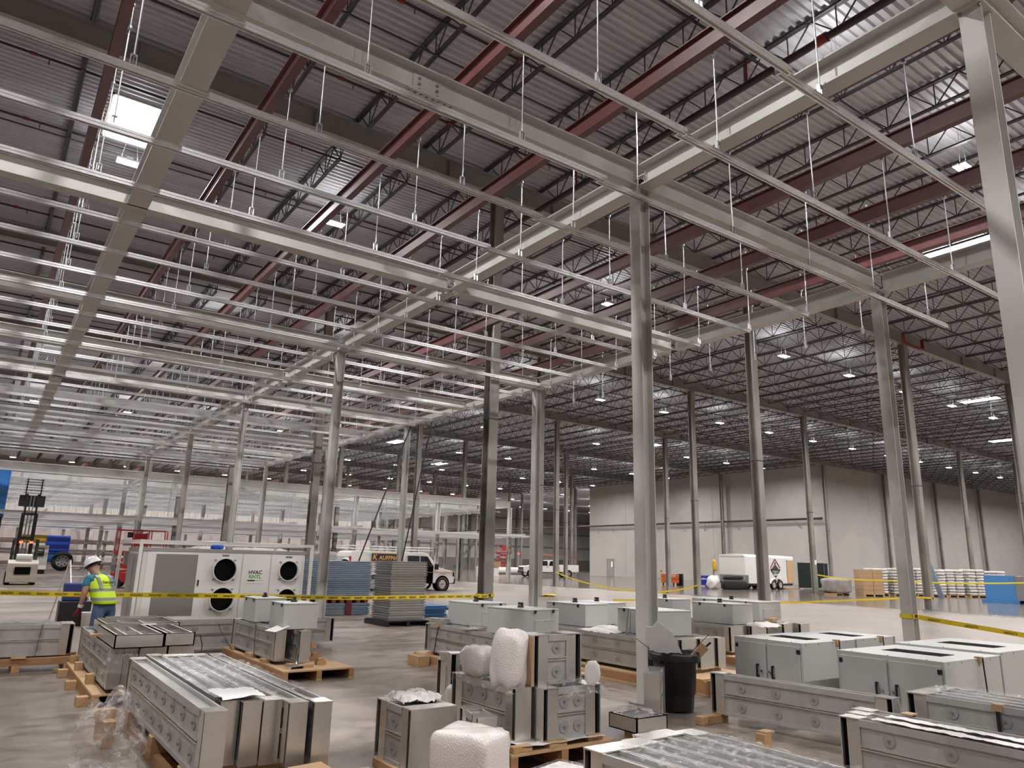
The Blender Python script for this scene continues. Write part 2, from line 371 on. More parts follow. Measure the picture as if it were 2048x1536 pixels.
# sprinkler branch lines and one main
for k, y in enumerate((-1.6, 1.9, 5.2, 8.4, 12.0, 15.3, 18.6, 21.8, 25.6, 29.0, 32.4, 35.6)):
    t = thing('sprinkler_pipe', '%s thin dark sprinkler branch pipe below the deck, counted from the camera' % NUM[k], 'pipe', (-9, y, ZD - .2), 0, 'sprinkler branch pipes')
    MB().cyl((0, 0, 0), (70, 0, 0), .035, 6).build('pipe_run', 'pipe', t)
    for q in range(14 if k < 8 else 0):
        MB().cyl((1.5 + q * 3.1, 0, -.16), (1.5 + q * 3.1, 0, 0), .014, 6).build('sprinkler_head', 'pipered', t); MB().cyl((1.1 + q * 3.1, 0, 0), (1.25 + q * 3.1, 0, 0), .05, 6).build('coupling', 'pipered', t)
t = thing('sprinkler_main', 'thick dark sprinkler main running between the joists near the tall brown column', 'pipe', (5.6, -8, 12.42))
MB().cyl((0, 0, 0), (0, 60, 0), .085, 10).build('pipe_run', 'pipe', t)
for q in range(10): MB().cyl((0, 2 + q * 6, 0), (0, 2.25 + q * 6, 0), .115, 10).build('coupling', 'pipered', t); MB().cyl((0, 4 + q * 6, 0), (0, 4 + q * 6, .7), .03, 6).build('riser', 'pipered', t)
t = thing('sprinkler_loop', 'red pipe offset bending round the girder at a column head, right side', 'pipe', (28.3, 9.5, 12.3))
MB().tube([(-.9, 0, .5), (-.9, 0, 0), (0, -.2, -.15), (.9, 0, 0), (.9, 0, .45), (1.4, 0, .6)], .07, 8).build('pipe_run', 'pipered', t)

# high-bay lamps
def lamps():
    g = None; n = 0
    for j in range(-1, 9):
        y = .4 + j * 13.6
        for i in range(-2, 20):
            x = .6 + i * 5.95
            if x > 64 and 36 < y < 76: continue
            if (i, j) in ((1, 1), (3, 1), (0, 0), (2, 2), (-1, 2), (1, 3), (5, 3), (4, 4), (7, 4)): continue
            if y > 124 or (y > 76 and x > 100): continue
            lab = '%s lit twin-bar high-bay lamp from the left in the %s lamp row back' % (NUM[i + 2], NUM[j + 1])
            n += 1
            if g is None:
                g = thing('high_bay_lamp', lab, 'lamp', (x, y, 12.05), 0, 'high-bay lamps over the hall')
                MB().box(-.30, -.16, 0, .30, -.03, .05).box(-.30, .03, 0, .30, .16, .05).box(-.08, -.16, .05, .08, .16, .10).build('housing', 'lamp', g)
                MB().box(-.29, -.15, -.012, .29, -.035, -.001).build('lens', 'lens', g); MB().box(-.29, .035, -.012, .29, .15, -.001).build('lens', 'lens', g)
                MB().cyl((-.2, 0, .1), (-.05, 0, 1.24), .006, 5).build('cable', 'rod', g); MB().cyl((.2, 0, .1), (.05, 0, 1.24), .006, 5).build('cable', 'rod', g)
                t = g
                lo = bpy.data.objects.new('lamp_light', LD); COL.objects.link(lo); lo.parent = t; lo.location = (0, 0, -.03)
                lo = bpy.data.objects.new('lamp_uplight', LU); COL.objects.link(lo); lo.parent = t; lo.location = (0, 0, .13); lo.rotation_euler = (math.pi, 0, 0)
            else: t = dup(g, (x, y, 12.05), label=lab)
LD = bpy.data.lights.new('lamp_light', 'AREA'); LD.shape = 'RECTANGLE'; LD.size = .58; LD.size_y = .30; LD.energy = LAMP_W; LD.color = LAMP_COL; LD.spread = math.radians(170)
LU = bpy.data.lights.new('lamp_uplight', 'AREA'); LU.shape = 'RECTANGLE'; LU.size = .58; LU.size_y = .30; LU.energy = LAMP_W * LAMP_UP; LU.color = LAMP_COL
lamps()

# skylights
for x, y, l in ((-5.45, 14.05, 'at the upper left between two red purlins'), (20.5, 3.8, 'seen edge-on past the right girder'), (47.3, 14.4, 'beyond the right-hand columns'), (46, 44, 'far back above the pale room'), (38, 72, 'far back in the middle of the hall'), (26, 60, 'far back left of the middle'), (66, 20, 'far right over the pallets')):
    t = thing('skylight', 'bright rectangular skylight ' + l, 'skylight', (x, y, ZD - .05), 0, 'skylights in the deck')
    MB().box(-.62, -1.22, .02, -.56, 1.22, .12).box(.56, -1.22, .02, .62, 1.22, .12).box(-.62, -1.22, .02, .62, -1.16, .12).box(-.62, 1.16, .02, .62, 1.22, .12).build('curb', 'curb', t)
    MB().box(-.56, -1.16, .0, .56, 1.16, .04).build('dome', 'sky', t)
    for k in range(3): MB().bar((-.56, -.6 + k * .6, -.02), (.56, -.6 + k * .6, -.02), .015).build('guard_bar', 'rod', t)

# ================================================================ SUPPORT FRAME OVER THE WORK AREA
HB = 7.0; FD = .345; FB = .25
AY = [-4.53, 0, 5.33, 11.03, 15.4, 19.6, 24.0, 28.1, 33.3, 38.4]
def bolts(t, pts, ax, r=.018, h=.022, m='steelplate'):
    for p in pts:
        a = Vector(p); MB().cyl(a, a + Vector(ax) * h, r, 6).build('bolt', m, t)
def girder_a(y, x0, x1, label, det=None):
    g = ibeam('frame_girder', label, 'girder', (x0, y, HB), (x1, y, HB), FD, FB, 'primer', 'cross girders of the support frame', parts=y < 30)
    if det: det(g, x0, x1)
    return g
ORD = ['nearest', 'second', 'third', 'fourth', 'fifth', 'sixth', 'seventh', 'eighth', 'ninth', 'tenth']
def det0(g, x0, x1):
    # bolted splice on the nearest girder
    X = -3.55 - x0
    MB().box(X - .32, -.135, -.012, X + .32, .135, 0).build('splice_plate', 'primer', g); MB().box(X - .2, -.02, .05, X + .2, -.008, FD - .04).build('splice_plate', 'primer', g)
    bolts(g, [(X - .28 + .08 * k, s * .08, -.012) for k in range(8) for s in (-1, 1)], (0, 0, -1)); bolts(g, [(X - .12 + .08 * k, -.02, .09 + .075 * j) for k in (0, 3) for j in range(3)], (0, -1, 0))
for k, y in enumerate(AY):
    lab = ORD[k] + ' grey cross girder of the support frame, counted from the camera'
    girder_a(y, -8.5, -.11, lab + ', left bay', det0 if y == 0 else None)
    girder_a(y, .11, 6.47, lab + ', right bay')
def girder_b(x, y0, y1, label, bf=FB):
    g = ibeam('frame_beam', label, 'beam', (x, y0, HB), (x, y1, HB), FD, bf, 'primer', 'long beams of the support frame', parts=y0 < 25)
    MB().box(-.01, .006, .03, .13, .02, FD - .03).build('end_plate', 'primer', g) if y0 < 25 else None
    if y0 < 12: bolts(g, [(.08, .006, .1 + .09 * j) for j in range(3)], (0, -1, 0))
    return g
SEG = [(-4.40, -.13), (.13, 5.24), (5.50, 10.91), (11.17, 15.27), (15.53, 19.66), (19.92, 28.07), (28.33, 38.27)]
for nm, x, bf in (('left', -5.86, .30), ('middle', 0, FB), ('right', 6.58, FB)):
    for k, (a, b) in enumerate(SEG): girder_b(x, a, b, '%s long grey frame beam, %s stretch from the camera' % (nm, ORD[k]), bf)
def fcol(x, y, label):
    t = thing('frame_column', label, 'column', (x, y, 0), 0, 'grey columns of the support frame'); s = .1; z1 = HB
    MB().box(-s, -s, .02, -s + .014, s, z1).build('flange', 'primer', t); MB().box(s - .014, -s, .02, s, s, z1).build('flange', 'primer', t); MB().box(-s + .014, -.006, .02, s - .014, .006, z1).build('web', 'primer', t)
    MB().box(-.17, -.17, 0, .17, .17, .02).build('base_plate', 'steelplate', t); MB().box(-.15, -.13, z1 - .02, .15, .13, z1 - .001).build('cap_plate', 'primer', t)
    bolts(t, [(i * .11, j * .09, z1 - .02) for i in (-1, 1) for j in (-1, 1)], (0, 0, -1), .014, .03)
for x, y, l in ((0, -4.53, 'grey frame column at the upper right edge of the view'), (0, 0, 'nearest tall grey frame column, right behind the black bin'), (6.58, 0, 'grey frame column at right with yellow tape wrapped round it'),
                (0, 11.04, 'grey frame column between the rental air unit and the panel stacks'), (6.58, 11.04, 'grey frame column behind the middle row of grey enclosures'), (0, 19.79, 'grey frame column seen over the middle of the air unit'),
                (6.58, 19.79, 'grey frame column rising in front of the lettered van'), (0, 28.1, 'grey frame column seen over the mesh door of the air unit'), (6.58, 28.3, 'grey frame column left of the van, far back'),
                (0, 38.5, 'slim far frame column left of the air unit'), (6.58, 38.3, 'far frame column seen over the return openings of the air unit')):
    fcol(x, y, l)

# red purlins above the frame
REDX = [-6.61 + 2.115 * k for k in range(8)]; ZR = 8.29
for k, x in enumerate(REDX):
    ibeam('red_purlin', '%s red oxide purlin from the left, running away under the joists' % ORD[k], 'purlin', (x, -9, ZR), (x, 41.0, ZR), .30, .125, 'red', 'red purlins', tf=.018)

# galvanised strut channels hung below, and their rods
STY = [-.22 + 1.425 * k for k in range(-3, 29)]; ZS = 6.76
sprof = [(-.031, 0), (.031, 0), (.031, .034), (.024, .040), (.031, .046), (.031, .082), (-.031, .082), (-.031, .046), (-.024, .040), (-.031, .034)]
def strut(x0, x1, y, lab):
    t = thing('strut_channel', lab, 'channel', (x0, y, ZS), 0, 'galvanised strut channels')
    b = MB(); b.prism(sprof, 'x', 0, x1 - x0); b.build('channel', 'galv', t)
    if y < 14:
        c = MB(); c.box(.03, -.012, -.003, x1 - x0 - .03, .012, .001); c.build('slot_line', 'steelplate', t)
for k, y in enumerate(STY):
    if y < -4: continue
    n = k - 2
    base = '%s galvanised strut channel hung on rods, counted from the camera' % NUM[k]
    strut(-8.6, -.86, y, base + ', left length'); strut(-.98, 9.05 if y < .5 else 6.15, y + .068, base + ', right length')
def rod_proto():
    t = thing('hanger_rod', 'threaded hanger rod', 'rod', (0, 0, 0), 0, 'hanger rods')
    MB().cyl((0, 0, ZS + .12), (0, 0, ZR + .42), .0095, 6).build('rod', 'rod', t)
    b = MB(); z0, z1, w_ = ZS + .07, ZS + .215, .034
    b.box(-w_, -.02, z0, -w_ + .008, .02, z1).box(w_ - .008, -.02, z0, w_, .02, z1).box(-w_, -.02, z1 - .008, w_, .02, z1).box(-w_, -.02, z0, w_, .02, z0 + .008); b.build('clip', 'rod', t)
    MB().cyl((0, 0, ZR - .035), (0, 0, ZR - .001), .03, 6).build('clamp', 'rod', t); MB().cyl((0, 0, ZR + .31), (0, 0, ZR + .33), .026, 6).build('nut', 'rod', t)
    return t
rp = None
far_rod = None
for k, y in enumerate(STY):
    if y < -4: continue
    for q, x in enumerate(REDX):
        if q == 7 and y > 12: continue
        ox = .085; l = '%s hanger rod back along the %s red purlin' % (NUM[k], ORD[q])
        yy = y + (.068 if x > -.9 else 0)
        if y < 16:
            if rp is None: rp = rod_proto(); rp.location = (x + ox, yy, 0); rp['label'] = l
            else: dup(rp, (x + ox, yy, 0), label=l)
        else:
            if far_rod is None:
                b = MB(); b.cyl((0, 0, ZS + .07), (0, 0, ZR), .012, 4); far_rod = tag(b.build('hanger_rod', 'rod', None, 0, (x + ox, yy, 0)), l, 'rod', 'hanger rods')
            else: dup(far_rod, (x + ox, yy, 0), label=l)

# ================================================================ SECOND FRAME AND LOW CEILING FAR BACK
F2X = [.6, 7.95, 14.7, 21.5, 28.3]; F2Y = [43.0, 48.0, 53.2, 58.4, 63.6, 68.8, 74.0]; H2 = 6.0; D2 = .5
for k, y in enumerate(F2Y):
    ibeam('far_girder', '%s cross girder of the far frame, counted from its front' % ORD[k], 'girder', (-9, y, H2), (28.3, y, H2), D2, .3, 'primer', 'girders of the far frame', parts=False)
for k, x in enumerate(F2X):
    t = thing('far_beam', '%s long beam of the far frame from the left' % ORD[k], 'beam', (x, 0, H2), 0, 'beams of the far frame')
    for a, b in zip(F2Y[:-1], F2Y[1:]): MB().box(-.13, a + .16, 0, .13, b - .16, .02).box(-.13, a + .16, .42, .13, b - .16, .44).box(-.008, a + .16, .02, .008, b - .16, .42).build('section', 'primer', t)
    for y in (43.0, 50.0, 59.0, 68.0):
        if x > 20 and y == 50.0: y = 53.3
        t = thing('far_frame_column', 'pale column of the far frame, %s line from the left, %s row back' % (ORD[k], NUM[(43.0, 50.0, 59.0, 68.0, 53.3).index(y)]), 'column', (x, y, 0), 0, 'columns of the far frame')
        MB().box(-.14, -.14, 0, -.12, .14, H2).box(.12, -.14, 0, .14, .14, H2).box(-.12, -.008, 0, .12, .008, H2).build('shaft', 'primer', t); MB().box(-.22, -.22, 0, .22, .22, .03).build('base_plate', 'steelplate', t)
for k in range(20):
    tag(MB().prism(sprof, 'x', -8.6, 28).build('strut_channel', 'galv', None, 0, (0, 44 + 1.5 * k, H2 - .35)), '%s thin bright strut channel under the far frame' % NUM[k], 'channel', 'strut channels of the far frame')
for k in range(12):
    tag(MB().box(-.07, 43, 0, .07, 74, .25).build('far_purlin', 'red', None, 0, (-5.5 + 2.9 * k, 0, H2 + D2 + .02)), '%s dark red purlin over the far frame from the left' % NUM[k], 'purlin', 'purlins of the far frame')
lc = thing('rail_ceiling', 'low white grid of ceiling rails hung between the far columns', 'ceiling grid', (0, 0, 3.6))
for k in range(58):
    MB().box(-9, 40.2 + k * .61, 0, 29.5 - (k % 3) * .4, 40.42 + k * .61, .1).build('ceiling_rail', 'whitepanel', lc)
for k in range(9): MB().box(-9 + k * 4.6, 40.2, .1, -8.9 + k * 4.6, 76, .24).build('cross_rail', 'galv', lc)
for x in F2X:
    for y in (40.6, 56.0, 72.3): MB().cyl((x + 1.2, y, .2), (x + 1.2, y, H2 - 3.6 + .02), .02, 5).build('hanger', 'rod', lc)
pw = bpy.data.objects.new('wall_partition', None); COL.objects.link(pw); tag(pw, kind='structure')
for k in range(33):
    MB().box(-9 + k * 1.22, 76.0, 0, -9 + k * 1.22 + (1.2 if k % 3 else .95), 76.12, 3.7).build('drywall_board', 'dry', pw)
for k in range(66): MB().box(-9 + k * .61, 76.0, 3.75, -9 + k * .61 + .59, 76.1, 7.45).build('wall_panel', 'stripe', pw)
MB().box(-9, 76.12, 0, 31.2, 76.3, 7.4).build('stud_backing', 'girt', pw)

# ================================================================ MATERIALS FOR THE GOODS
M['duct'] = mat('galvanised sheet', (.50, .495, .485), .38, .5, .07, 9, stretch=(1, 1, .12))
M['duct2'] = mat('bright galvanised sheet', (.70, .68, .65), .26, .85)
M['disc'] = mat('pressed washer plate', (.42, .415, .41), .4, .5)
M['enc'] = mat('grey enclosure paint', (.50, .505, .49), .42, 0, .02, 2)
M['pine'] = mat('raw pine', (.56, .36, .19), .65, 0, .15, 5, stretch=(8, 1, 8), col2=(.44, .26, .12))
M['ply'] = mat('plywood', (.58, .39, .22), .62, 0, .12, 6, stretch=(1, 6, 1), col2=(.47, .29, .15))
M['lvl'] = mat('engineered lumber edge', (.38, .20, .09), .6, 0, .2, 10, stretch=(1, 1, 12))
M['card'] = mat('brown cardboard', (.42, .27, .15), .7, 0, .05, 3)
M['paper'] = mat('white paper', (.80, .79, .78), .6)
M['foam'] = mat('white foam sheet', (.70, .67, .66), .55, 0, .03, 4, bump=.1, bscale=30)
M['blue'] = mat('blue tarp', (.02, .13, .38), .4, 0, .15, 3)
M['tape'] = mat('caution tape yellow', (.80, .60, .02), .4)
M['ink'] = mat('black ink', (.01, .01, .01), .6)
M['redpaint'] = mat('red machine paint', (.45, .02, .025), .4)
M['chrome'] = mat('chrome', (.7, .7, .7), .15, 1.0)
M['tyre'] = mat('tyre rubber', (.018, .018, .018), .7)
M['glass'] = mat('dark vehicle glass', (.015, .018, .02), .06)
M['van'] = mat('white vehicle paint', (.74, .73, .71), .25)
def film(name, alpha, col, bscale, bstr):
    m = bpy.data.materials.new(name); m.use_nodes = True; nt = m.node_tree; b = nt.nodes['Principled BSDF']
    b.inputs['Base Color'].default_value = (*col, 1); b.inputs['Roughness'].default_value = .12; b.inputs['Specular IOR Level'].default_value = 1.0; b.inputs['Alpha'].default_value = alpha
    tc = nd(nt, 'ShaderNodeTexCoord'); n = nd(nt, 'ShaderNodeTexNoise'); n.inputs['Scale'].default_value = bscale; n.inputs['Detail'].default_value = 6; n.inputs['Roughness'].default_value = .65
    nt.links.new(tc.outputs['Object'], n.inputs[0]); bp = nd(nt, 'ShaderNodeBump'); bp.inputs['Strength'].default_value = bstr; bp.inputs['Distance'].default_value = .03
    nt.links.new(n.outputs[0], bp.inputs['Height']); nt.links.new(bp.outputs[0], b.inputs['Normal'])
    mr = nd(nt, 'ShaderNodeMapRange'); mr.inputs[1].default_value = .50; mr.inputs[2].default_value = .72; mr.inputs[3].default_value = alpha * .3; mr.inputs[4].default_value = min(1, alpha * 2.6)  # paler, more opaque patches imitate sparkles on the film
    nt.links.new(n.outputs[0], mr.inputs[0]); nt.links.new(mr.outputs[0], b.inputs['Alpha']); return m
M['film'] = film('clear plastic film', .24, (.86, .85, .86), 16, 1.0)
M['filmloose'] = film('crumpled plastic film', .30, (.84, .80, .80), 11, 1.0)
def bubblemat():
    m = bpy.data.materials.new('bubble wrap'); m.use_nodes = True; nt = m.node_tree; b = nt.nodes['Principled BSDF']
    b.inputs['Base Color'].default_value = (.80, .73, .72, 1); b.inputs['Roughness'].default_value = .22; b.inputs['Coat Weight'].default_value = .6; b.inputs['Coat Roughness'].default_value = .1
    b.inputs['Subsurface Weight'].default_value = .0
    tc = nd(nt, 'ShaderNodeTexCoord'); v = nd(nt, 'ShaderNodeTexVoronoi'); v.inputs['Scale'].default_value = 85; n = nd(nt, 'ShaderNodeTexNoise'); n.inputs['Scale'].default_value = 9; n.inputs['Detail'].default_value = 5
    nt.links.new(tc.outputs['Object'], v.inputs[0]); nt.links.new(tc.outputs['Object'], n.inputs[0])
    mm = nd(nt, 'ShaderNodeMath', operation='MULTIPLY_ADD'); nt.links.new(n.outputs[0], mm.inputs[0]); mm.inputs[1].default_value = 2.0; nt.links.new(v.outputs['Distance'], mm.inputs[2])
    bp = nd(nt, 'ShaderNodeBump'); bp.inputs['Strength'].default_value = .35; bp.inputs['Distance'].default_value = .008; nt.links.new(mm.outputs[0], bp.inputs['Height']); nt.links.new(bp.outputs[0], b.inputs['Normal']); return m
M['bubble'] = bubblemat()

# ================================================================ DUCT UNITS (long sheet-metal frame sections)
UH, UT = .43, .145
UCACHE = {}
def unit(L, loc, label, ax='y', H=UH, T=UT, discs=None, group='galvanised duct sections', rz=0.0, tray=False, sides=(-1,), flat=False):
    """long axis along local +Y; base at z=0; broad faces look along -X / +X"""
    key = (round(L, 2), H, T, discs, sides)
    if key not in UCACHE:
        me = []
        def P(nm, b, m): me.append((nm, b.mesh(nm, m), None))
        P('core', MB().box(-T / 2 + .016, .17, .02, T / 2 - .016, L - .17, H - .03), 'duct')
        P('top_rail', MB().box(-T / 2, .17, H - .055, -T / 2 + .014, L - .17, H), 'duct'); P('top_rail', MB().box(T / 2 - .014, .17, H - .055, T / 2, L - .17, H), 'duct')
        P('bottom_rail', MB().box(-T / 2, .17, 0, T / 2, L - .17, .03), 'duct')
        P('mid_rib', MB().box(-T / 2 - .002, .17, H * .47, T / 2 + .002, L - .17, H * .47 + .012).box(-T / 2 - .002, .17, H * .47 + .02, T / 2 + .002, L - .17, H * .47 + .03), 'duct2')
        for y0, s in ((0, 1), (L, -1)):
            P('end_plate', MB().box(-T / 2 - .002, min(y0, y0 + s * .012), 0, T / 2 + .002, max(y0, y0 + s * .012), H), 'duct2')
            P('end_recess_shade', MB().box(-T / 2 + .03, min(y0 + s * .012, y0 + s * .06), .02, T / 2 - .03, max(y0 + s * .012, y0 + s * .06), H - .02), 'dark')  # solid near-black filler, the gap's shade put into its colour
            P('end_panel', MB().box(-T / 2 + .006, min(y0 + s * .06, y0 + s * .17), .0, T / 2 - .006, max(y0 + s * .06, y0 + s * .17), H - .01), 'duct2')
            P('end_lid', MB().box(-T / 2 - .004, min(y0 - s * .004, y0 + s * .17), H - .006, T / 2 + .004, max(y0 - s * .004, y0 + s * .17), H + .004), 'duct2')
        n = discs if discs is not None else max(1, int(round((L - .34) / .5)))
        for sd in sides:
            for k in range(n):
                for zf in (.25, .72):
                    y = .17 + (L - .34) * (k + .5) / n; z = H * zf; x = sd * (T / 2 - .016)
                    me.append(('washer_disc', MB().cyl((x, y, z), (x + sd * .007, y, z), .052, 14).mesh('washer_disc', 'disc'), MB().cyl((x + sd * .006, y, z), (x + sd * .02, y, z), .011, 6).mesh('bolt', 'steelplate')))
        UCACHE[key] = me
    t = thing('duct_section', label, 'duct section', loc, rz, group)
    for nm, me, sub in UCACHE[key]:
        o = link(nm, me, t)
        if sub: link('bolt', sub, o)
    return t
def block(x, y, z, dx, dy, dz, label, rz=0, m='pine'):
    o = MB().box(-dx / 2, -dy / 2, 0, dx / 2, dy / 2, dz).build('wood_block', m, None, .004, (x, y, z)); o.rotation_euler = (0, 0, rz); return tag(o, label, 'wood block', 'wood blocks')
def pallet(x0, y0, x1, y1, label, h=.15, m='ply', boards=False, name='pallet', runner='lvl'):
    t = thing(name, label, 'pallet', (x0, y0, 0), 0, 'wooden pallets'); X = x1 - x0; Y = y1 - y0
    if boards:
        n = max(4, int(Y / .2))
        for k in range(n): MB().box(0, k * Y / n, h - .022, X, k * Y / n + Y / n * .72, h).build('deck_board', m, t, .003)
    else: MB().box(0, 0, h - .024, X, Y, h).build('deck_sheet', m, t, .003)
    for fx in (0.0, .5, 1.0):
        xx = (X - .075) * fx
        MB().box(xx, .0, .025, xx + .075, Y, h - .024).build('runner', runner, t, .003)
        MB().box(xx - .0, 0, 0, xx + .075, Y, .024).build('base_strip', m, t)
    return t
def sheet(name, label, cat, x0, y0, x1, y1, z, m, amp=.02, n=18, seed=1, sag=0.0, group=None, rz=0, drop=0.0, thick=0):
    """crumpled film or foam lying at height z; edges can drop"""
    r = random.Random(seed); ph = [(r.uniform(2, 9), r.uniform(2, 9), r.uniform(0, 6.3)) for _ in range(7)]
    nx = n; ny = max(4, int(n * (y1 - y0) / max(.05, x1 - x0))); ny = min(ny, 60); b = MB(); vs = []
    for j in range(ny + 1):
        for i in range(nx + 1):
            u = i / nx; v = j / ny; x = x0 + (x1 - x0) * u; y = y0 + (y1 - y0) * v
            h = sum(math.sin(a * (x - x0) * 4 + c * (y - y0) * 4 + p) for a, c, p in ph) / 7 * amp + r.uniform(-amp, amp) * .5
            e = min(u, 1 - u, v, 1 - v); h += amp * .9; h -= drop * max(0, (.14 - e) / .14)
            vs.append((x + r.uniform(-1, 1) * amp * .4, y + r.uniform(-1, 1) * amp * .4, max(.003 - z if z < .02 else -9, h)))
    b.add(vs, [(j * (nx + 1) + i, j * (nx + 1) + i + 1, (j + 1) * (nx + 1) + i + 1, (j + 1) * (nx + 1) + i) for j in range(ny) for i in range(nx)], True)
    o = b.build(name, m, None, 0, (0, 0, z))
    return tag(o, label, cat, group)
def blob(name, label, cat, c, d, m, seed=1, e=.35, amp=.03, n=28, group=None, rz=0, tilt=(0, 0), taper=0.0):
    """soft rounded bundle: superellipsoid with lumps"""
    r = random.Random(seed); ph = [(r.uniform(-1, 1), r.uniform(-1, 1), r.uniform(-1, 1), r.uniform(3, 9), r.uniform(0, 6.3)) for _ in range(9)]
    def sp(v, q): return math.copysign(abs(v) ** q, v)
    b = MB(); vs = []; nv = n // 2
    for j in range(nv + 1):
        t = -math.pi / 2 + math.pi * j / nv
        for i in range(n):
            p = 2 * math.pi * i / n; x = sp(math.cos(t), e) * sp(math.cos(p), e); y = sp(math.cos(t), e) * sp(math.sin(p), e); z = sp(math.sin(t), e)
            k = 1 + amp * sum(math.sin((a * x + bb * y + cc * z) * f + o) for a, bb, cc, f, o in ph) / 3
            s = 1 - taper * (z + 1) / 2
            vs.append((x * k * s * d[0] / 2, y * k * s * d[1] / 2, max(-1.0, z * k) * d[2] / 2))
    b.add(vs, [(j * n + i, j * n + (i + 1) % n, (j + 1) * n + (i + 1) % n, (j + 1) * n + i) for j in range(nv) for i in range(n)], True)
    o = b.build(name, m, None, 0, c); o.rotation_euler = (tilt[0], tilt[1], rz)
    return tag(o, label, cat, group)
def enclosure(x, y, z, sx, sy, h, label, rz=0, knob=True, latch='x', plate=True):
    """light grey equipment box with lid, black catches, isolator switch and cover plate"""
    t = thing('grey_enclosure', label, 'enclosure', (x, y, z), rz, 'grey enclosures')
    MB().box(0, 0, 0, sx, sy, h - .022).build('body', 'enc', t, .006); MB().box(-.004, -.004, h - .02, sx + .004, sy + .004, h).build('lid', 'enc', t, .004)
    for k, (f, g) in enumerate(((.18, .3), (.8, .75))):
        if latch == 'x': MB().box(-.012, sy * f - .02, h - .055, 0, sy * f + .02, h - .008).build('catch', 'black', t)
        else: MB().box(sx * f - .02, -.012, h - .055, sx * f + .02, 0, h - .008).build('catch', 'black', t)
    if knob:
        q = MB().lathe([(0, 0), (.05, 0), (.05, .018), (.032, .03), (.032, .05), (0, .05)], 14, (sx * .5, sy * .55, h)).build('isolator_switch', 'black', t); MB().box(sx * .5 - .012, sy * .55 - .045, h + .03, sx * .5 + .012, sy * .55 + .045, h + .072).build('switch_grip', 'black', q)
    if plate:
        p = MB().box(sx * .18, -.008, h * .12, sx * .82, 0, h * .62).build('cover_plate', 'enc', t, .002)
        for fx in (.24, .5, .76): MB().cyl((sx * fx, -.008, h * .57), (sx * fx, -.014, h * .57), .007, 6).build('screw', 'steelplate', p)
    return t
def strap(name, label, pts, w_=.02, m='black', group='packing straps'):
    b = MB()
    for p, q in zip(pts[:-1], pts[1:]): b.bar(p, q, w_, .004)
    return tag(b.build(name, m), label, 'strap', group)

# ---------------------------------------------------------------- six sections on the floor skid, front left
sx = [-5.59, -5.41, -5.275, -5.135, -5.0, -4.84]; sy = [-1.46, -1.12, -1.21, -1.23, -1.40, -1.46]
pn = ['leftmost and longest', 'second from left', 'third from left', 'fourth from left', 'fifth from left', 'rightmost']
for k in range(6):
    T = .13 if k else .145
    unit(3.08 if k in (0, 4, 5) else 2.95, (sx[k], sy[k], .22), '%s of six upright galvanised duct sections side by side at front left' % pn[k], T=T, discs=8, sides=(-1,) if k == 0 else (1,), group='duct sections at front left')
for k, x in enumerate((-5.60, -5.2, -4.84)):
    tag(MB().box(x - .05, -1.2, 0, x + .05, 1.5, .09).build('skid_timber', 'lvl', None, .004), '%s long skid timber under the front left duct sections' % ('left', 'middle', 'right')[k], 'timber', 'skid timbers at front left')
for k, y in enumerate((-1.0, .1, 1.25)): tag(MB().box(-5.68, y - .07, .09, -4.75, y + .07, .22).build('cross_bearer', 'pine', None, .004), '%s cross bearer under the front left duct sections' % ('near', 'middle', 'far')[k], 'timber', 'bearers at front left')
sheet('plastic_film', 'crinkled clear film lying along the tops of the front left duct sections', 'plastic film', -5.48, -.95, -4.84, 1.4, .655, 'film', .022, 26, 3, drop=.02)
sheet('plastic_film', 'narrow crinkled film strip on the rightmost front left section', 'plastic film', -4.93, -1.0, -4.78, .9, .66, 'film', .018, 8, 8)
o = sheet('paper_sheet', 'white packing slip lying across the near ends of the front left sections', 'paper', -5.48, -1.16, -5.16, -.72, .665, 'paper', .012, 8, 11); 
blob('crumpled_film', 'heap of crumpled clear film beside the front left skid', 'plastic film', (-5.95, .35, .22), (.40, .85, .55), 'filmloose', 4, .8, .28, 40, 'crumpled film on the floor')
blob('crumpled_film', 'low crumpled film at the lower left corner', 'plastic film', (-6.15, -.55, .09), (.5, .5, .2), 'filmloose', 9, .8, .3, 36, 'crumpled film on the floor')
blob('crumpled_film', 'small crumple of film near the cardboard at the bottom', 'plastic film', (-4.52, -1.55, .08), (.3, .4, .18), 'filmloose', 14, .8, .3, 30, 'crumpled film on the floor')
block(-5.88, 1.05, 0, .1, .5, .22, 'stacked pine offcut at the far left of the front left skid'); block(-5.9, 1.0, .22, .16, .12, .08, 'small pine block on top of the offcut beside the crumpled film')
for k, (x, y, a, l) in enumerate(((-4.95, -1.72, .5, 'tilted brown cardboard flap at the bottom edge'), (-4.68, -1.8, .2, 'flat brown cardboard piece at the bottom right of the skid'), (-5.15, -1.75, -.2, 'small brown cardboard piece in front of the sections'))):
    o = MB().box(-.17, -.13, 0, .17, .13, .006).build('cardboard_piece', 'card', None, 0, (x, y, .2 + .05 * (k == 0))); o.rotation_euler = (.25, .1, a); tag(o, l, 'cardboard', 'cardboard pieces')
tag(MB().box(-.3, -.22, 0, .3, .22, .2).build('cardboard_box', 'card', None, .006, (-4.9, -1.85, 0)), 'low brown cardboard box right at the bottom edge', 'box')

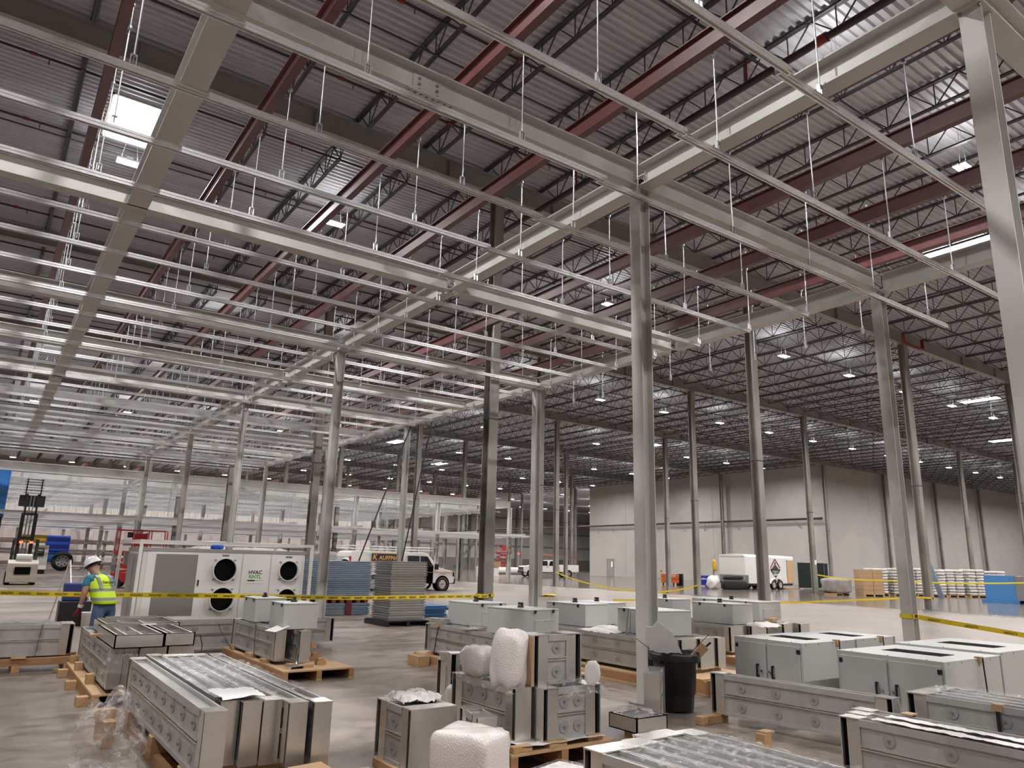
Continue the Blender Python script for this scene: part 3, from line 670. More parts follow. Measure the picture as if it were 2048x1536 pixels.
# ---------------------------------------------------------------- pallet stack left, with trays on top
pallet(-5.80, 2.72, -4.72, 5.62, 'plywood pallet under the shallow metal trays at left')
for k in range(6):
    unit(2.85, (-5.62 + k * .152, 2.68 + (k % 2) * .05, .20), '%s upright duct section under the metal trays at left' % pn[k].replace('leftmost and longest', 'leftmost'), T=.135, discs=5, sides=(-1,), group='duct sections under the trays')
def tray(x0, y0, x1, y1, z, h, label, cells):
    t = thing('metal_tray', label, 'tray', (x0, y0, z), .0, 'metal trays'); X = x1 - x0; Y = y1 - y0
    MB().box(0, 0, 0, X, Y, .012).build('pan', 'duct', t)
    for a in ((0, 0, X, .014), (0, Y - .014, X, Y), (0, 0, .014, Y), (X - .014, 0, X, Y)): MB().box(a[0], a[1], .0, a[2], a[3], h).build('rim', 'duct2', t)
    for a in ((0, 0, X, .04), (0, Y - .04, X, Y), (0, 0, .04, Y), (X - .04, 0, X, Y)): MB().box(a[0], a[1], h - .006, a[2], a[3], h).build('rim_lip', 'duct2', t)
    for f in cells: MB().box(X * f - .012, .04, .012, X * f + .012, Y - .04, h - .03).build('divider', 'duct2', t)
    MB().box(.04, Y * .5 - .012, .012, X - .04, Y * .5 + .012, h - .03).build('divider', 'duct2', t)
    for f in ([0] + list(cells)):
        for g in (.25, .75):
            q = MB().cyl((X * f + X * .14, Y * g, .012), (X * f + X * .14, Y * g, .045), .055, 14).build('washer_disc', 'paper', t); MB().cyl((X * f + X * .14, Y * g, .045), (X * f + X * .14, Y * g, .06), .012, 6).build('bolt', 'steelplate', q)
    return t
tray(-5.68, 2.56, -5.17, 4.0, .635, .145, 'open shallow metal tray at the near left of the tray stack', (.33, .66)); tray(-5.16, 2.60, -4.83, 3.9, .635, .145, 'narrow open metal tray at the near right of the tray stack', (.5,))
tray(-5.60, 4.05, -4.70, 5.08, .635, .145, 'open metal tray in the second row of the tray stack', (.3, .6)); tray(-5.42, 5.1, -4.68, 5.66, .635, .12, 'farthest open metal tray nearest the worker', (.5,))
tag(MB().box(0, 0, 0, .16, .1, .004).build('paper_sheet', 'paper', None, 0, (-5.2, 3.75, .785)), 'small white paper on the tray rim', 'paper')
for k, (x, y, z, dx, dy, dz) in enumerate(((-5.74, 3.55, .15, .09, .12, .11), (-5.74, 4.75, .15, .09, .12, .1), (-5.45, 2.76, .15, .26, .07, .045), (-5.2, 2.78, .15, .1, .07, .05), (-5.71, 4.0, .635, .1, .12, .035), (-5.72, 5.5, .15, .1, .1, .1))):
    block(x, y, z, dx, dy, dz, 'pine block number %s wedged on the tray pallet' % ['beside the leftmost section', 'behind the first left edge', 'under the near corner', 'right of the near corner', 'under the tray edge', 'at the far left', 'at the right edge'][k].replace('number ', ''), 0)
for y in (3.0, 4.2, 5.3): block(-5.86, y, 0, .12, .14, .1, 'small foot block under the left edge of the tray pallet, ' + {3.0: 'nearest', 4.2: 'middle', 5.3: 'farthest'}[y])
sheet('plastic_film', 'clinging film round the near left corner of the tray stack', 'plastic film', -5.75, 2.62, -5.3, 2.9, .60, 'film', .03, 12, 21, drop=.25)
strap('packing_strap', 'thin dark strap curling from the tray stack', [(-4.62, 3.9, .55), (-4.5, 4.0, .62), (-4.4, 4.15, .6), (-4.32, 4.3, .45), (-4.3, 4.4, .2)], .012)

# ---------------------------------------------------------------- long section on timbers at far left
unit(2.35, (-5.72, 6.15, .20), 'long galvanised duct section lying on timbers at the far left', rz=math.pi / 2, T=.20, discs=4, sides=(-1,), group='duct sections on the left timbers')
unit(2.35, (-5.72, 6.38, .20), 'duct section behind the long one at the far left', rz=math.pi / 2, T=.20, discs=4, sides=(-1,), group='duct sections on the left timbers')
for k, y in enumerate((5.98, 6.5)): tag(MB().box(-8.2, y - .045, .09, -5.6, y + .045, .185).build('skid_timber', 'lvl', None, .004), '%s timber rail under the far left duct sections' % ('front', 'rear')[k], 'timber', 'timbers at far left')
for x in (-7.6, -6.38, -5.75): tag(MB().box(x - .05, 5.9, 0, x + .05, 6.55, .09).build('foot_timber', 'pine', None, .004), 'short foot timber below the far left rails, ' + {-7.6: 'leftmost', -6.38: 'middle', -5.75: 'rightmost'}[x], 'timber', 'timbers at far left')
for x in (-6.36, -7.5): block(x, 6.2, .185, .18, .6, .015, 'thin pine packer under the far left section, ' + ('nearer' if x > -7 else 'at the edge'))
sheet('plastic_film', 'glossy film over the top of the far left duct sections', 'plastic film', -8.0, 6.03, -5.75, 6.5, .635, 'film', .022, 30, 33, drop=.03)
strap('packing_strap', 'black strap round the far left duct section', [(-6.17, 6.035, .14), (-6.13, 6.035, .64)], .03)
block(-5.9, 5.75, 0, .07, .06, .06, 'tiny loose pine offcut on the floor near the worker', .4)

# ---------------------------------------------------------------- sections lying along X in front of the air unit
unit(3.5, (-1.22, 7.25, .10), 'long duct section lying on the floor in front of the air unit', rz=math.pi / 2, T=.2, discs=6, sides=(-1,), group='duct sections before the air unit')
unit(3.2, (-1.5, 7.50, .10), 'second duct section behind the long one before the air unit', rz=math.pi / 2, T=.2, discs=6, sides=(-1,), group='duct sections before the air unit')
for x in (-4.3, -2.9, -1.6): block(x, 7.37, 0, .1, .5, .1, 'cross timber under the sections before the air unit, ' + {-4.3: 'left', -2.9: 'middle', -1.6: 'right'}[x])

# ---------------------------------------------------------------- pallet with two grey boxes, centre left
pallet(-3.42, 3.5, -2.38, 6.6, 'plywood pallet carrying two grey boxes, centre left')
unit(2.25, (-3.28, 4.12, .2), 'left duct section on the centre left pallet', discs=4, T=.15, group='duct sections on the centre left pallet'); unit(2.55, (-3.02, 3.82, .2), 'right duct section on the centre left pallet', discs=4, T=.15, group='duct sections on the centre left pallet')
enclosure(-3.27, 4.12, .634, .52, .64, .37, 'nearer grey box standing on the centre left pallet', latch='x', plate=False); enclosure(-3.27, 5.5, .634, .50, .66, .37, 'farther grey box on the centre left pallet', latch='x', plate=False)
for k, (x, y, dx, dy, dz, l) in enumerate(((-3.35, 6.2, .09, .12, .08, 'far left edge'), (-3.36, 5.2, .1, .3, .06, 'left edge'), (-3.36, 4.5, .1, .22, .05, 'left, halfway along'), (-3.02, 3.72, .2, .08, .05, 'under the right section end'), (-2.72, 3.95, .14, .1, .05, 'right of the sections'), (-2.6, 4.5, .2, .09, .05, 'right side middle'), (-2.62, 5.2, .3, .1, .05, 'right side far'), (-3.2, 3.8, .1, .2, .05, 'between the section ends'))):
    block(x, y, .15, dx, dy, dz, 'pine block on the centre left pallet, ' + l)
block(-2.72, 3.96, .2, .1, .08, .04, 'top pine block of the little pile on the centre left pallet'); block(-2.6, 4.5, .2, .1, .08, .05, 'upper pine block at the right of the centre left pallet')
t = thing('rail_offcut', 'flat galvanised rail offcut on the near corner of the centre left pallet', 'rail', (-3.3, 3.55, .15), .15)
MB().box(0, 0, 0, .2, .17, .012).build('plate', 'duct2', t); MB().box(0, 0, .04, .2, .17, .052).build('plate', 'duct2', t); MB().box(0, 0, .012, .01, .17, .04).box(.19, 0, .012, .2, .17, .04).build('side', 'duct2', t)
t = thing('rail_offcut', 'perforated rail offcut leaning between the two sections', 'rail', (-3.14, 3.82, .17), .1)
q = MB().box(0, 0, 0, .16, .012, .24).build('plate', 'duct2', t); q.rotation_euler = (-.35, .3, 0)
o = MB().box(-.12, -.15, 0, .12, .15, .005).build('paper_sheet', 'paper', None, 0, (-3.32, 4.2, .645)); o.rotation_euler = (0, -.3, .2); tag(o, 'white sheet drooping from under the nearer grey box', 'paper')
strap('packing_strap', 'thin strap slanting down the left section of the centre left pallet', [(-3.36, 5.1, .64), (-3.39, 4.95, .16)], .012); strap('packing_strap', 'loose strap arcing over the far end of the centre left pallet', [(-3.45, 6.9, .5), (-3.48, 6.6, .42), (-3.46, 6.3, .3), (-3.42, 6.0, .16)], .012)

# ---------------------------------------------------------------- sections and boxes, middle (left of the near column)
pallet(-.75, 1.5, .45, 4.75, 'long timber pallet under the strapped middle sections')
for k in range(4): unit(2.95, (-.60 + k * .2, 1.55 + .03 * (k % 2), .2), '%s duct section of the strapped middle group' % ('front', 'second', 'third', 'rear')[k], T=.16, discs=7, sides=(-1,), group='strapped middle duct sections')
for y in (1.7, 3.1, 4.3): block(-.15, y, .15, 1.1, .1, .05, 'pine bearer under the strapped middle sections, ' + {1.7: 'near', 3.1: 'middle', 4.3: 'far'}[y])
block(-.9, 4.3, 0, .22, .35, .15, 'stack of pine offcuts at the far end of the middle group'); 
enclosure(-.28, 3.55, .634, .62, .82, .37, 'grey box standing at the far end of the strapped middle sections', rz=.06, latch='y'); enclosure(-.50, 1.82, .634, .62, .90, .38, 'grey box in the middle, right beside the tall bubble-wrapped bundle', rz=.15, latch='y')
for y in (2.35, 4.05): strap('packing_strap', 'slanting strap on the strapped middle sections, ' + ('nearer' if y < 3 else 'farther'), [(-.69, y, .638), (-.70, y + .1, .2)], .014)
for y in (2.35, 4.05): tag(MB().box(-.02, -.03, 0, .03, .03, .05).build('corner_guard', 'card', None, 0, (-.69, y, .61)), 'cardboard corner guard under a strap, ' + ('nearer' if y < 3 else 'farther'), 'corner guard', 'corner guards')
def wrapped_rails(x, y, z, label, rz=0):
    t = thing('wrapped_rails', label, 'rails', (x, y, z), rz, 'film-wrapped rail bundles')
    for k in range(3): MB().box(-.06, -.2 + .02 * k, k * .026, .06, .2 + .02 * k, k * .026 + .022).build('rail', 'duct2', t)
    MB().box(-.07, -.16, -.001, .07, .16, .084).build('film_wrap', 'film', t)
wrapped_rails(-.45, 4.62 - .2, .634, 'film-wrapped rail bundle at the far end of the middle sections', .3); wrapped_rails(-.45, 3.1, .634, 'film-wrapped rails between the two middle grey boxes', .4)
o = MB().box(-.14, -.1, 0, .14, .1, .003).build('paper_sheet', 'paper', None, 0, (-.6, 3.2, .64)); o.rotation_euler = (0, .1, .3); tag(o, 'white paper under the straps of the middle sections', 'paper')

pallet(.95, .4, 2.6, 4.6, 'timber pallet under the sections just left of the near column')
for k in range(7): unit(2.95, (1.16 + k * .2, .75 + .04 * (k % 2), .2), '%s duct section of the row left of the near column' % ('front', 'second', 'third', 'fourth', 'fifth', 'sixth', 'rear')[k], T=.16, discs=5, sides=(-1,), group='duct sections left of the near column')
for y in (.9, 2.2, 3.4): block(1.7, y, .15, 1.5, .1, .05, 'pine bearer under the row left of the near column, ' + {.9: 'near', 2.2: 'middle', 3.4: 'far'}[y])
enclosure(1.50, 2.9, .634, .58, .95, .37, 'grey box with a black switch, left of the near column', rz=.1, plate=False); enclosure(2.2, 3.15, .634, .55, .85, .37, 'grey box tight behind another, left of the near column', rz=.1, plate=False)
enclosure(1.42, 1.25, .634, .75, .9, .37, 'grey box with a strap over it, directly left of the near column', rz=-.12, plate=False)
strap('packing_strap', 'grey strap hanging over the box left of the near column', [(1.44, 1.8, 1.01), (1.40, 1.82, .62), (1.06, 1.7, .3)], .03, 'steelplate')
for k, (x, y) in enumerate(((1.45, 2.4), (1.9, 2.6))): sheet('foam_sheet', 'white foam sheet on the sections left of the near column, ' + ('front' if k == 0 else 'rear'), 'foam sheet', x - .3, y - .45, x + .1, y + .3, .638, 'foam', .02, 10, 40 + k, drop=.03, group='foam sheets')

# ---------------------------------------------------------------- right of the near column
pallet(4.0, 1.6, 5.6, 5.2, 'pallet under the sections right of the bin')
for k in range(6): unit(2.9, (4.26 + k * .2, 2.0 + .05 * (k % 3), .2), '%s duct section of the row right of the bin' % ('front', 'second', 'third', 'fourth', 'fifth', 'rear')[k], T=.16, discs=6, sides=(-1,), group='duct sections right of the bin')
for y in (2.2, 3.5, 4.6): block(4.75, y, .15, 1.3, .1, .05, 'pine bearer under the row right of the bin, ' + {2.2: 'near', 3.5: 'middle', 4.6: 'far'}[y])
enclosure(4.62, 2.3, .634, .62, .95, .37, 'front grey box on the row right of the bin', rz=.02, plate=False); enclosure(4.8, 3.95, .634, .56, .85, .37, 'grey box partly hidden by the near column, right side', plate=False)
pallet(5.85, 1.7, 7.2, 4.6, 'pallet under the short sections at right middle')
unit(.45, (6.05, 2.1, .2), 'short duct section end with a white label, left of two', T=.28, discs=1, group='short section ends at right middle'); unit(.45, (6.45, 2.0, .2), 'short duct section end with a white label, right of two', T=.28, discs=1, group='short section ends at right middle')
unit(1.6, (6.2, 2.75, .2), 'duct section lying below the long grey box at right middle', T=.5, discs=3, sides=(-1,), group='short section ends at right middle')
enclosure(6.0, 2.72, .634, .72, 1.75, .37, 'long grey box at the back of the right middle group', rz=.0)
block(6.1, 2.5, .64, .28, .12, .07, 'pine block on the short sections at right middle', .3)
sheet('foam_sheet', 'white foam sheet spilling from the row right of the bin', 'foam sheet', 5.0, 1.95, 5.7, 2.5, .64, 'foam', .025, 12, 51, drop=.06, group='foam sheets')
pallet(1.15, -.62, 1.72, .36, 'small wooden pallet on the floor behind the bin', .2, 'pine', boards=True)

# ---------------------------------------------------------------- cabinets at right
def cabinet(x, y1, sx_, W, z1, label, doors=True, vent=True, z0=.1):
    t = thing('steel_cabinet', label, 'cabinet', (x, y1 - W, 0), 0, 'grey steel cabinets')
    b = MB().box(.02, 0, z0, sx_, W, z1).build('body', 'enc', t, .004)
    if doors:
        for k, s in ((0, -1), (1, 1)):
            ya = .03 + k * (W / 2 - .02); yb = ya + W / 2 - .05
            d = MB().box(0, ya, z0 + .04, .02, yb, z1 - .045).build('door', 'enc', t, .004)
            yc = W / 2 - .09 if k == 0 else W / 2 + .12
            zc = z0 + (z1 - z0) * .52
            MB().box(-.035, yc - .011, zc - .075, -.022, yc + .011, zc + .075).box(-.03, yc - .011, zc - .075, 0, yc + .011, zc - .05).box(-.03, yc - .011, zc + .05, 0, yc + .011, zc + .075).build('handle', 'black', d, .003)
            MB().cyl((0, yc + (.05 if k == 0 else -.05), zc), (-.02, yc + (.05 if k == 0 else -.05), zc), .012, 8).build('lock', 'chrome', d)
            MB().box(-.006, (yb - .03) if k == 1 else ya - .005, z1 - .12, .02, yb + .005 if k == 1 else ya + .03, z1 - .075).build('hinge', 'black', d)
    if vent: MB().box(sx_ * .38, W * .22, z1 - .001, sx_ * .62, W * .78, z1 + .003).build('vent_opening_shade', 'dark', t)  # near-black plate on the top paints the shade inside the opening
    MB().box(sx_ - .03, -.004, z0, sx_, 0, z1).build('seam', 'steelplate', t)
    for f in (.08, .3, .55, .8): MB().cyl((sx_ * f, -.001, z1 - .02), (sx_ * f, -.008, z1 - .02), .007, 6).build('screw', 'steelplate', t)
    for f in (.15, .5, .85): MB().cyl((.03, W * f, z1), (.03, W * f, z1 + .006), .007, 6).build('screw', 'steelplate', t)
    return t
cabinet(.76, -.73, 1.16, .94, .85, 'nearest left grey steel cabinet with two black-handled doors'); cabinet(1.94, -.70, 1.10, .86, .84, 'grey steel cabinet behind the left one, with a top opening', doors=False)
cabinet(.84, -2.05, 1.30, 1.13, .82, 'right grey steel cabinet with two doors and a dark top opening'); cabinet(2.17, -2.0, 1.45, 1.13, .84, 'large grey steel cabinet behind the right one, with a top opening', doors=False)
for k, (x, y, z) in enumerate(((1.5, -1.68, .852), (2.7, -1.57, .842), (1.62, -3.2, .822))):
    tag(MB().box(-.035, -.012, -.05, .035, .05, .012).build('corner_guard', 'card', None, 0, (x, y, z)), 'cardboard corner guard on a cabinet top edge, ' + ('left cabinet', 'rear left cabinet', 'right cabinet')[k], 'corner guard', 'corner guards')
    strap('packing_strap', 'dark strap down the side of the ' + ('left cabinet', 'rear left cabinet', 'right cabinet')[k], [(x, y - .016, z), (x + .05, y - .016, .1)], .014)
for x, y0, y1, l in ((1.0, -1.66, -.8, 'left cabinets'), (2.6, -1.66, -.8, 'rear left cabinets'), (1.1, -3.1, -2.2, 'right cabinets'), (2.8, -3.05, -2.2, 'rear right cabinets')): tag(MB().box(x, y0, 0, x + .1, y1, .1).build('skid_timber', 'pine', None), 'timber under the ' + l, 'timber', 'cabinet timbers')

# ---------------------------------------------------------------- duct sections in front of the cabinets
unit(1.98, (.20, -3.02, .09), 'single duct section on wood blocks in front of the cabinets', T=.15, discs=4, rz=.11, H=.425, group='duct sections before the cabinets')
tag(MB().box(-.22, -.05, 0, .22, .05, .085).build('wood_block', 'pine', None, .004, (-.16, -1.12, 0)), 'pine beam end sticking out below the single duct section', 'wood block', 'wood blocks')
tag(MB().box(-.2, -.05, 0, .25, .05, .085).build('wood_block', 'pine', None, .004, (.1, -2.85, 0)), 'pine beam under the near end of the single duct section', 'wood block', 'wood blocks')
tag(MB().box(0, 0, 0, .004, .05, .055).build('label_sticker', 'paper', None, 0, (.228, -3.03, .43)), 'small white label on the end of the single duct section', 'label')
unit(2.2, (-.89, -5.34, .06), 'front duct section at the lower right, covered with foam strips', T=.15, discs=4, H=.43, group='duct sections at lower right'); unit(2.25, (-.69, -5.34, .06), 'second duct section at the lower right', T=.15, discs=4, H=.43, group='duct sections at lower right'); unit(2.3, (-.49, -5.32, .06), 'rear duct section of the three at lower right', T=.15, discs=4, H=.43, group='duct sections at lower right')
for y in (-5.0, -3.4): block(-.69, y, 0, .7, .1, .06, 'pine bearer under the lower right sections, ' + ('near' if y < -4 else 'far'))
for k, x in enumerate((-.89, -.67)): sheet('foam_sheet', 'long white foam strip on the lower right sections, ' + ('front' if k == 0 else 'rear'), 'foam sheet', x - .06, -5.2, x + .06, -3.4, .498, 'foam', .008, 6, 61 + k, group='foam sheets')
tag(MB().box(-.06, -.045, 0, .06, .045, .012).build('card_tag', 'card', None, 0, (-.42, -3.45, .50)), 'small orange card lying on the rear lower right section', 'card')
for k in range(4): unit(2.0, (.13 + k * .175, -5.2 + .01 * k, .19), '%s strapped duct section before the right cabinet' % ('front', 'second', 'third', 'rear')[k], T=.16, discs=4, H=.42, group='strapped sections before the right cabinet')
for y in (-5.0, -3.5): block(.4, y, 0, .8, .1, .19, 'pine bearer under the strapped sections before the right cabinet, ' + ('near' if y < -4 else 'far'))
strap('packing_strap', 'black strap on the strapped sections before the right cabinet', [(.045, -3.95, .615), (.045, -3.95, .19)], .03); tag(MB().box(-.01, -.04, -.05, .06, .04, .006).build('corner_guard', 'card', None, 0, (.045, -3.95, .616)), 'cardboard corner guard before the right cabinet', 'corner guard', 'corner guards')
sheet('plastic_film', 'film over the strapped sections before the right cabinet', 'plastic film', .06, -5.0, .7, -3.25, .615, 'film', .02, 16, 71)
# foreground row at the bottom
for k in range(6): unit(2.3, (-3.59 + k * .181, (-3.0, -3.0, -2.98, -2.9, -2.89, -2.97)[k] - 2.3, .12), '%s duct section of the flat row at the bottom edge' % ('leftmost', 'second', 'third', 'fourth', 'fifth', 'rightmost')[k], T=.17, discs=4, H=.40, group='duct sections at the bottom edge')
for y in (-4.9, -3.1): block(-3.14, y, 0, 1.2, .1, .12, 'pine bearer under the bottom row of sections, ' + ('near' if y < -4 else 'far'))
sheet('plastic_film', 'glittering film over the bottom row of duct sections', 'plastic film', -3.62, -5.0, -2.65, -3.2, .53, 'film', .022, 30, 81)
tag(MB().box(-.05, -.04, 0, .05, .04, .012).build('card_tag', 'card', None, 0, (-2.25, -3.35, .53)), 'small orange card on the film of the bottom row', 'card')
block(-2.28, -3.35, 0, .08, .08, .53, 'upright pine post at the right of the bottom row')

# ---------------------------------------------------------------- centre pile with bubble wrap
pallet(-3.33, -1.72, -2.2, .15, 'worn plywood pallet under the wrapped centre pile', .17)
for k, (x, y) in enumerate(((-3.2, -1.67), (-2.83, -1.67), (-2.38, -1.64))): block(x, y, .17, .2 if k < 2 else .18, .07, .05, 'chipboard block on the near edge of the centre pallet, ' + ('left', 'middle', 'right')[k], .05)
unit(1.05, (-3.08, -1.54, .2), 'left wrapped duct section of the centre pile', T=.16, discs=3, sides=(-1,), group='wrapped sections of the centre pile')
unit(.66, (-2.31, -1.55, .2), 'front wrapped duct section of the centre pile showing four discs', T=.22, discs=2, sides=(-1,), rz=math.pi / 2, group='wrapped sections of the centre pile'); unit(.66, (-2.31, -1.28, .2), 'rear wrapped duct section of the centre pile', T=.22, discs=2, sides=(-1,), rz=math.pi / 2, group='wrapped sections of the centre pile')
unit(.55, (-2.42, -1.40, .634), 'upper duct section on the centre pile beside the tall bubble wrap', T=.24, discs=1, sides=(-1,), rz=math.pi / 2, H=.42, group='wrapped sections of the centre pile')
tag(MB().box(-.012, -.16, 0, .012, .16, .40).build('cardboard_edge', 'card', None, 0, (-2.99, -1.38, .636)), 'upright cardboard strip between bubble wrap and upper section', 'cardboard')
blob('bubble_wrapped_bundle', 'tall upright bubble-wrapped bundle on the centre pile', 'bundle', (-3.09, -1.32, .835), (.19, .36, .50), 'bubble', 2, .55, .06, 40, 'bubble-wrapped bundles', .1, (0, .06))
blob('bubble_wrapped_bundle', 'rounded bubble-wrapped bundle lying left on the centre pile', 'bundle', (-3.1, -.85, .775), (.22, .42, .28), 'bubble', 5, .7, .06, 36, 'bubble-wrapped bundles', .2)
blob('bubble_wrapped_crate', 'big bubble-wrapped block on the floor at bottom centre', 'bundle', (-3.94, -2.06, .25), (.40, .50, .50), 'bubble', 7, .3, .035, 48, 'bubble-wrapped bundles', .45)
sheet('plastic_film', 'film draped over the near right corner of the centre pile', 'plastic film', -2.75, -1.7, -2.25, -1.2, .66, 'film', .02, 14, 91, drop=.12); sheet('plastic_film', 'film over the left section of the centre pile', 'plastic film', -3.2, -1.5, -2.98, -.5, .64, 'film', .02, 10, 92, drop=.08)
blob('foam_scrap', 'torn white foam scrap standing at the right of the upper section', 'foam', (-2.46, -1.72, .73), (.13, .04, .2), 'foam', 12, .6, .12, 24, 'foam scraps', -.5)
blob('foam_scrap', 'white foam skirt hanging at the left of the centre pallet', 'foam', (-3.36, -1.62, .25), (.08, .18, .2), 'foam', 13, .6, .12, 24, 'foam scraps')
sheet('foam_sheet', 'thin foam under the front wrapped section of the centre pile', 'foam sheet', -3.2, -1.72, -2.3, -1.45, .205, 'foam', .008, 14, 95, group='foam sheets')
# crate-like section left of the pile, floor pieces around
unit(.62, (-3.88, -1.42, .07), 'squat film-wrapped section left of the centre pile', T=.42, discs=1, sides=(-1,), H=.45, group='wrapped sections left of the pile'); unit(.5, (-3.50, -1.62, .09), 'narrow section between the squat one and the pile', T=.16, discs=1, H=.36, group='wrapped sections left of the pile', rz=-.25)
block(-3.9, -1.15, 0, .45, .6, .07, 'flat timber under the squat film-wrapped section'); block(-3.42, -1.1, 0, .4, .3, .09, 'timber under the narrow section beside the pile')
sheet('foam_sheet', 'crumpled white foam on top of the squat section', 'foam sheet', -4.0, -1.1, -3.62, -.75, .53, 'foam', .03, 22, 97, drop=.04, group='foam sheets')
unit(.5, (-2.75, -.15, .02), 'dark upright section standing behind the pile at left', T=.18, discs=1, H=.62, group='upright sections behind the pile'); unit(.62, (-2.32, -.2, .02), 'open-fronted section beside the dark upright one', T=.2, discs=1, H=.72, rz=1.2, group='upright sections behind the pile')
wrapped_rails(-2.75, .1, .645, 'film-wrapped rails lying on the dark upright section', .2)
blob('foam_scrap', 'white foam tongue hanging beside the dark upright section', 'foam', (-2.98, -.2, .28), (.05, .16, .36), 'foam', 17, .6, .1, 24, 'foam scraps', .4)
tag(MB().box(-.16, -.07, 0, .16, .07, .03).build('foam_board', 'foam', None, .002, (-3.52, -.06, 0)), 'pale insulation board piece on the floor left of the pile', 'board')
# right of the pile: standing section, low tray
unit(.62, (-.95, -.98, .06), 'standing section with two stacked discs left of the bin', T=.17, discs=2, H=.48, group='sections left of the bin', rz=-.9); block(-.75, -.85, 0, .6, .12, .06, 'pine timber under the standing section left of the bin', .6)
tray(-1.55, -1.35, -1.12, -.95, .07, .14, 'low open metal tray on the floor left of the bin', (.5,)); block(-1.4, -1.2, 0, .2, .16, .07, 'pine block under the low tray left of the bin')
blob('crumpled_film', 'film bunched inside the low tray left of the bin', 'plastic film', (-1.36, -1.15, .2), (.3, .3, .12), 'filmloose', 23, .8, .25, 30, 'crumpled film on the floor')
# wrapped flat crate right at the bottom
t = thing('film_wrapped_crate', 'film-wrapped flat crate at the bottom edge beside the bubble wrap', 'crate', (-3.62, -2.75, 0), .3)
MB().box(-.3, -.25, 0, .3, .25, .29).build('crate_body', 'foam', t, .01); MB().box(-.31, -.26, .002, .31, .26, .30).build('film_wrap', 'film', t)

# ---------------------------------------------------------------- bin
t = thing('waste_bin', 'black round plastic waste bin stuffed with foam beside the near column', 'bin', (.03, -.42, 0))
MB().lathe([(0, .005), (.205, .005), (.215, .03), (.255, .60), (.262, .62), (.285, .625), (.29, .66), (.275, .665), (.262, .64), (.24, .2), (.0, .1)], 32).build('body', 'black', t)
for s in (-1, 1): MB().box(s * .275 - .03, -.05, .54, s * .275 + .03, .05, .62).build('handle', 'black', t, .01)
b = MB(); n = 40; r = random.Random(3)
vs = [];
for j, (rad, z) in enumerate(((.27, .665), (.297, .67), (.305, .63), (.30, .57))):
    for k in range(n): a = 2 * math.pi * k / n; w_ = r.uniform(-.012, .012); vs.append(((rad + w_) * math.cos(a), (rad + w_) * math.sin(a), z + r.uniform(-.015, .015)))
b.add(vs, [(j * n + k, j * n + (k + 1) % n, (j + 1) * n + (k + 1) % n, (j + 1) * n + k) for j in range(3) for k in range(n)], True); b.build('liner_bag', 'black', t)
def board(name, label, cat, c, sx_, sz, th, rot, m, seed=1):
    r = random.Random(seed); pts = [(-sx_ / 2, 0), (sx_ / 2, 0), (sx_ / 2 * .95, sz * .7), (sx_ * .15, sz), (-sx_ * .1, sz * .93), (-sx_ * .3, sz * .99), (-sx_ / 2, sz * .8)]
    o = MB().prism(pts, 'y', -th / 2, th / 2).build(name, m, None, .004, c); o.rotation_euler = rot; return tag(o, label, cat, 'rubbish in the bin')
board('foam_board', 'large white foam board leaning left out of the bin', 'foam board', (.02, -.42, .45), .34, .60, .03, (.1, -.42, -.72), 'foam'); board('foam_board', 'second white foam board behind the first in the bin', 'foam board', (.06, -.34, .45), .3, .55, .02, (.05, -.3, -.75), 'foam', 4)
o = MB().box(-.05, -.03, 0, .05, .03, .34).build('cardboard_piece', 'card', None, 0, (.12, -.52, .5)); o.rotation_euler = (.1, .75, -.7); tag(o, 'folded brown cardboard sticking out of the bin at right', 'cardboard', 'rubbish in the bin')
o = MB().cyl((0, 0, 0), (0, 0, .36), .014, 6).build('black_tube', 'black', None, 0, (.12, -.56, .55)); o.rotation_euler = (0, .85, -.7); tag(o, 'black tube end sticking out of the bin at right', 'tube', 'rubbish in the bin')
for k, (a, e) in enumerate((((-.1, -.3, .6), (-.32, -.12, .8)), ((.1, -.55, .62), (.32, -.72, .88)), ((-.05, -.25, .6), (-.06, -.15, .86)))):
    tag(MB().cyl(a, e, .004, 5).build('wire', 'black'), 'thin dark wire poking from the bin, ' + ('left', 'right', 'beside the column')[k], 'wire', 'rubbish in the bin')

# ================================================================ RENTAL AIR UNIT
M['mesh'] = None
def perforated():
    m = mat('perforated grille', (.20, .19, .185), .5, .3); nt = m.node_tree; b = nt.nodes['Principled BSDF']
    tc = nd(nt, 'ShaderNodeTexCoord'); mp = nd(nt, 'ShaderNodeMapping'); mp.inputs['Scale'].default_value = (38, 38, 38); v = nd(nt, 'ShaderNodeTexVoronoi'); v.inputs['Randomness'].default_value = 0; v.inputs['Scale'].default_value = 1
    nt.links.new(tc.outputs['Object'], mp.inputs[0]); nt.links.new(mp.outputs[0], v.inputs[0]); r = nd(nt, 'ShaderNodeValToRGB'); r.color_ramp.elements[0].position = .28; r.color_ramp.elements[0].color = (.03, .03, .03, 1); r.color_ramp.elements[1].position = .36; r.color_ramp.elements[1].color = (.24, .23, .22, 1)
    nt.links.new(v.outputs['Distance'], r.inputs[0]); nt.links.new(r.outputs[0], b.inputs['Base Color']); return m
M['mesh'] = perforated()
M['greypanel'] = mat('grey side panel', (.33, .33, .33), .5)
M['green'] = mat('green print', (.10, .42, .06), .5)
t = thing('air_unit', 'white rental air-handling unit with four round openings and a mesh door', 'air unit', (-4.42, 9.2, 0))
W, Dp, Hh = 3.26, 1.6, 1.74
MB().box(.0, .0, .22, W, Dp, Hh).build('body', 'white', t, .008); MB().box(0, 0, .06, W, Dp, .22).build('skid', 'greypanel', t)
MB().box(-.02, -.02, Hh - .03, W + .02, Dp + .02, Hh + .04).build('top_cap', 'girt', t, .004)
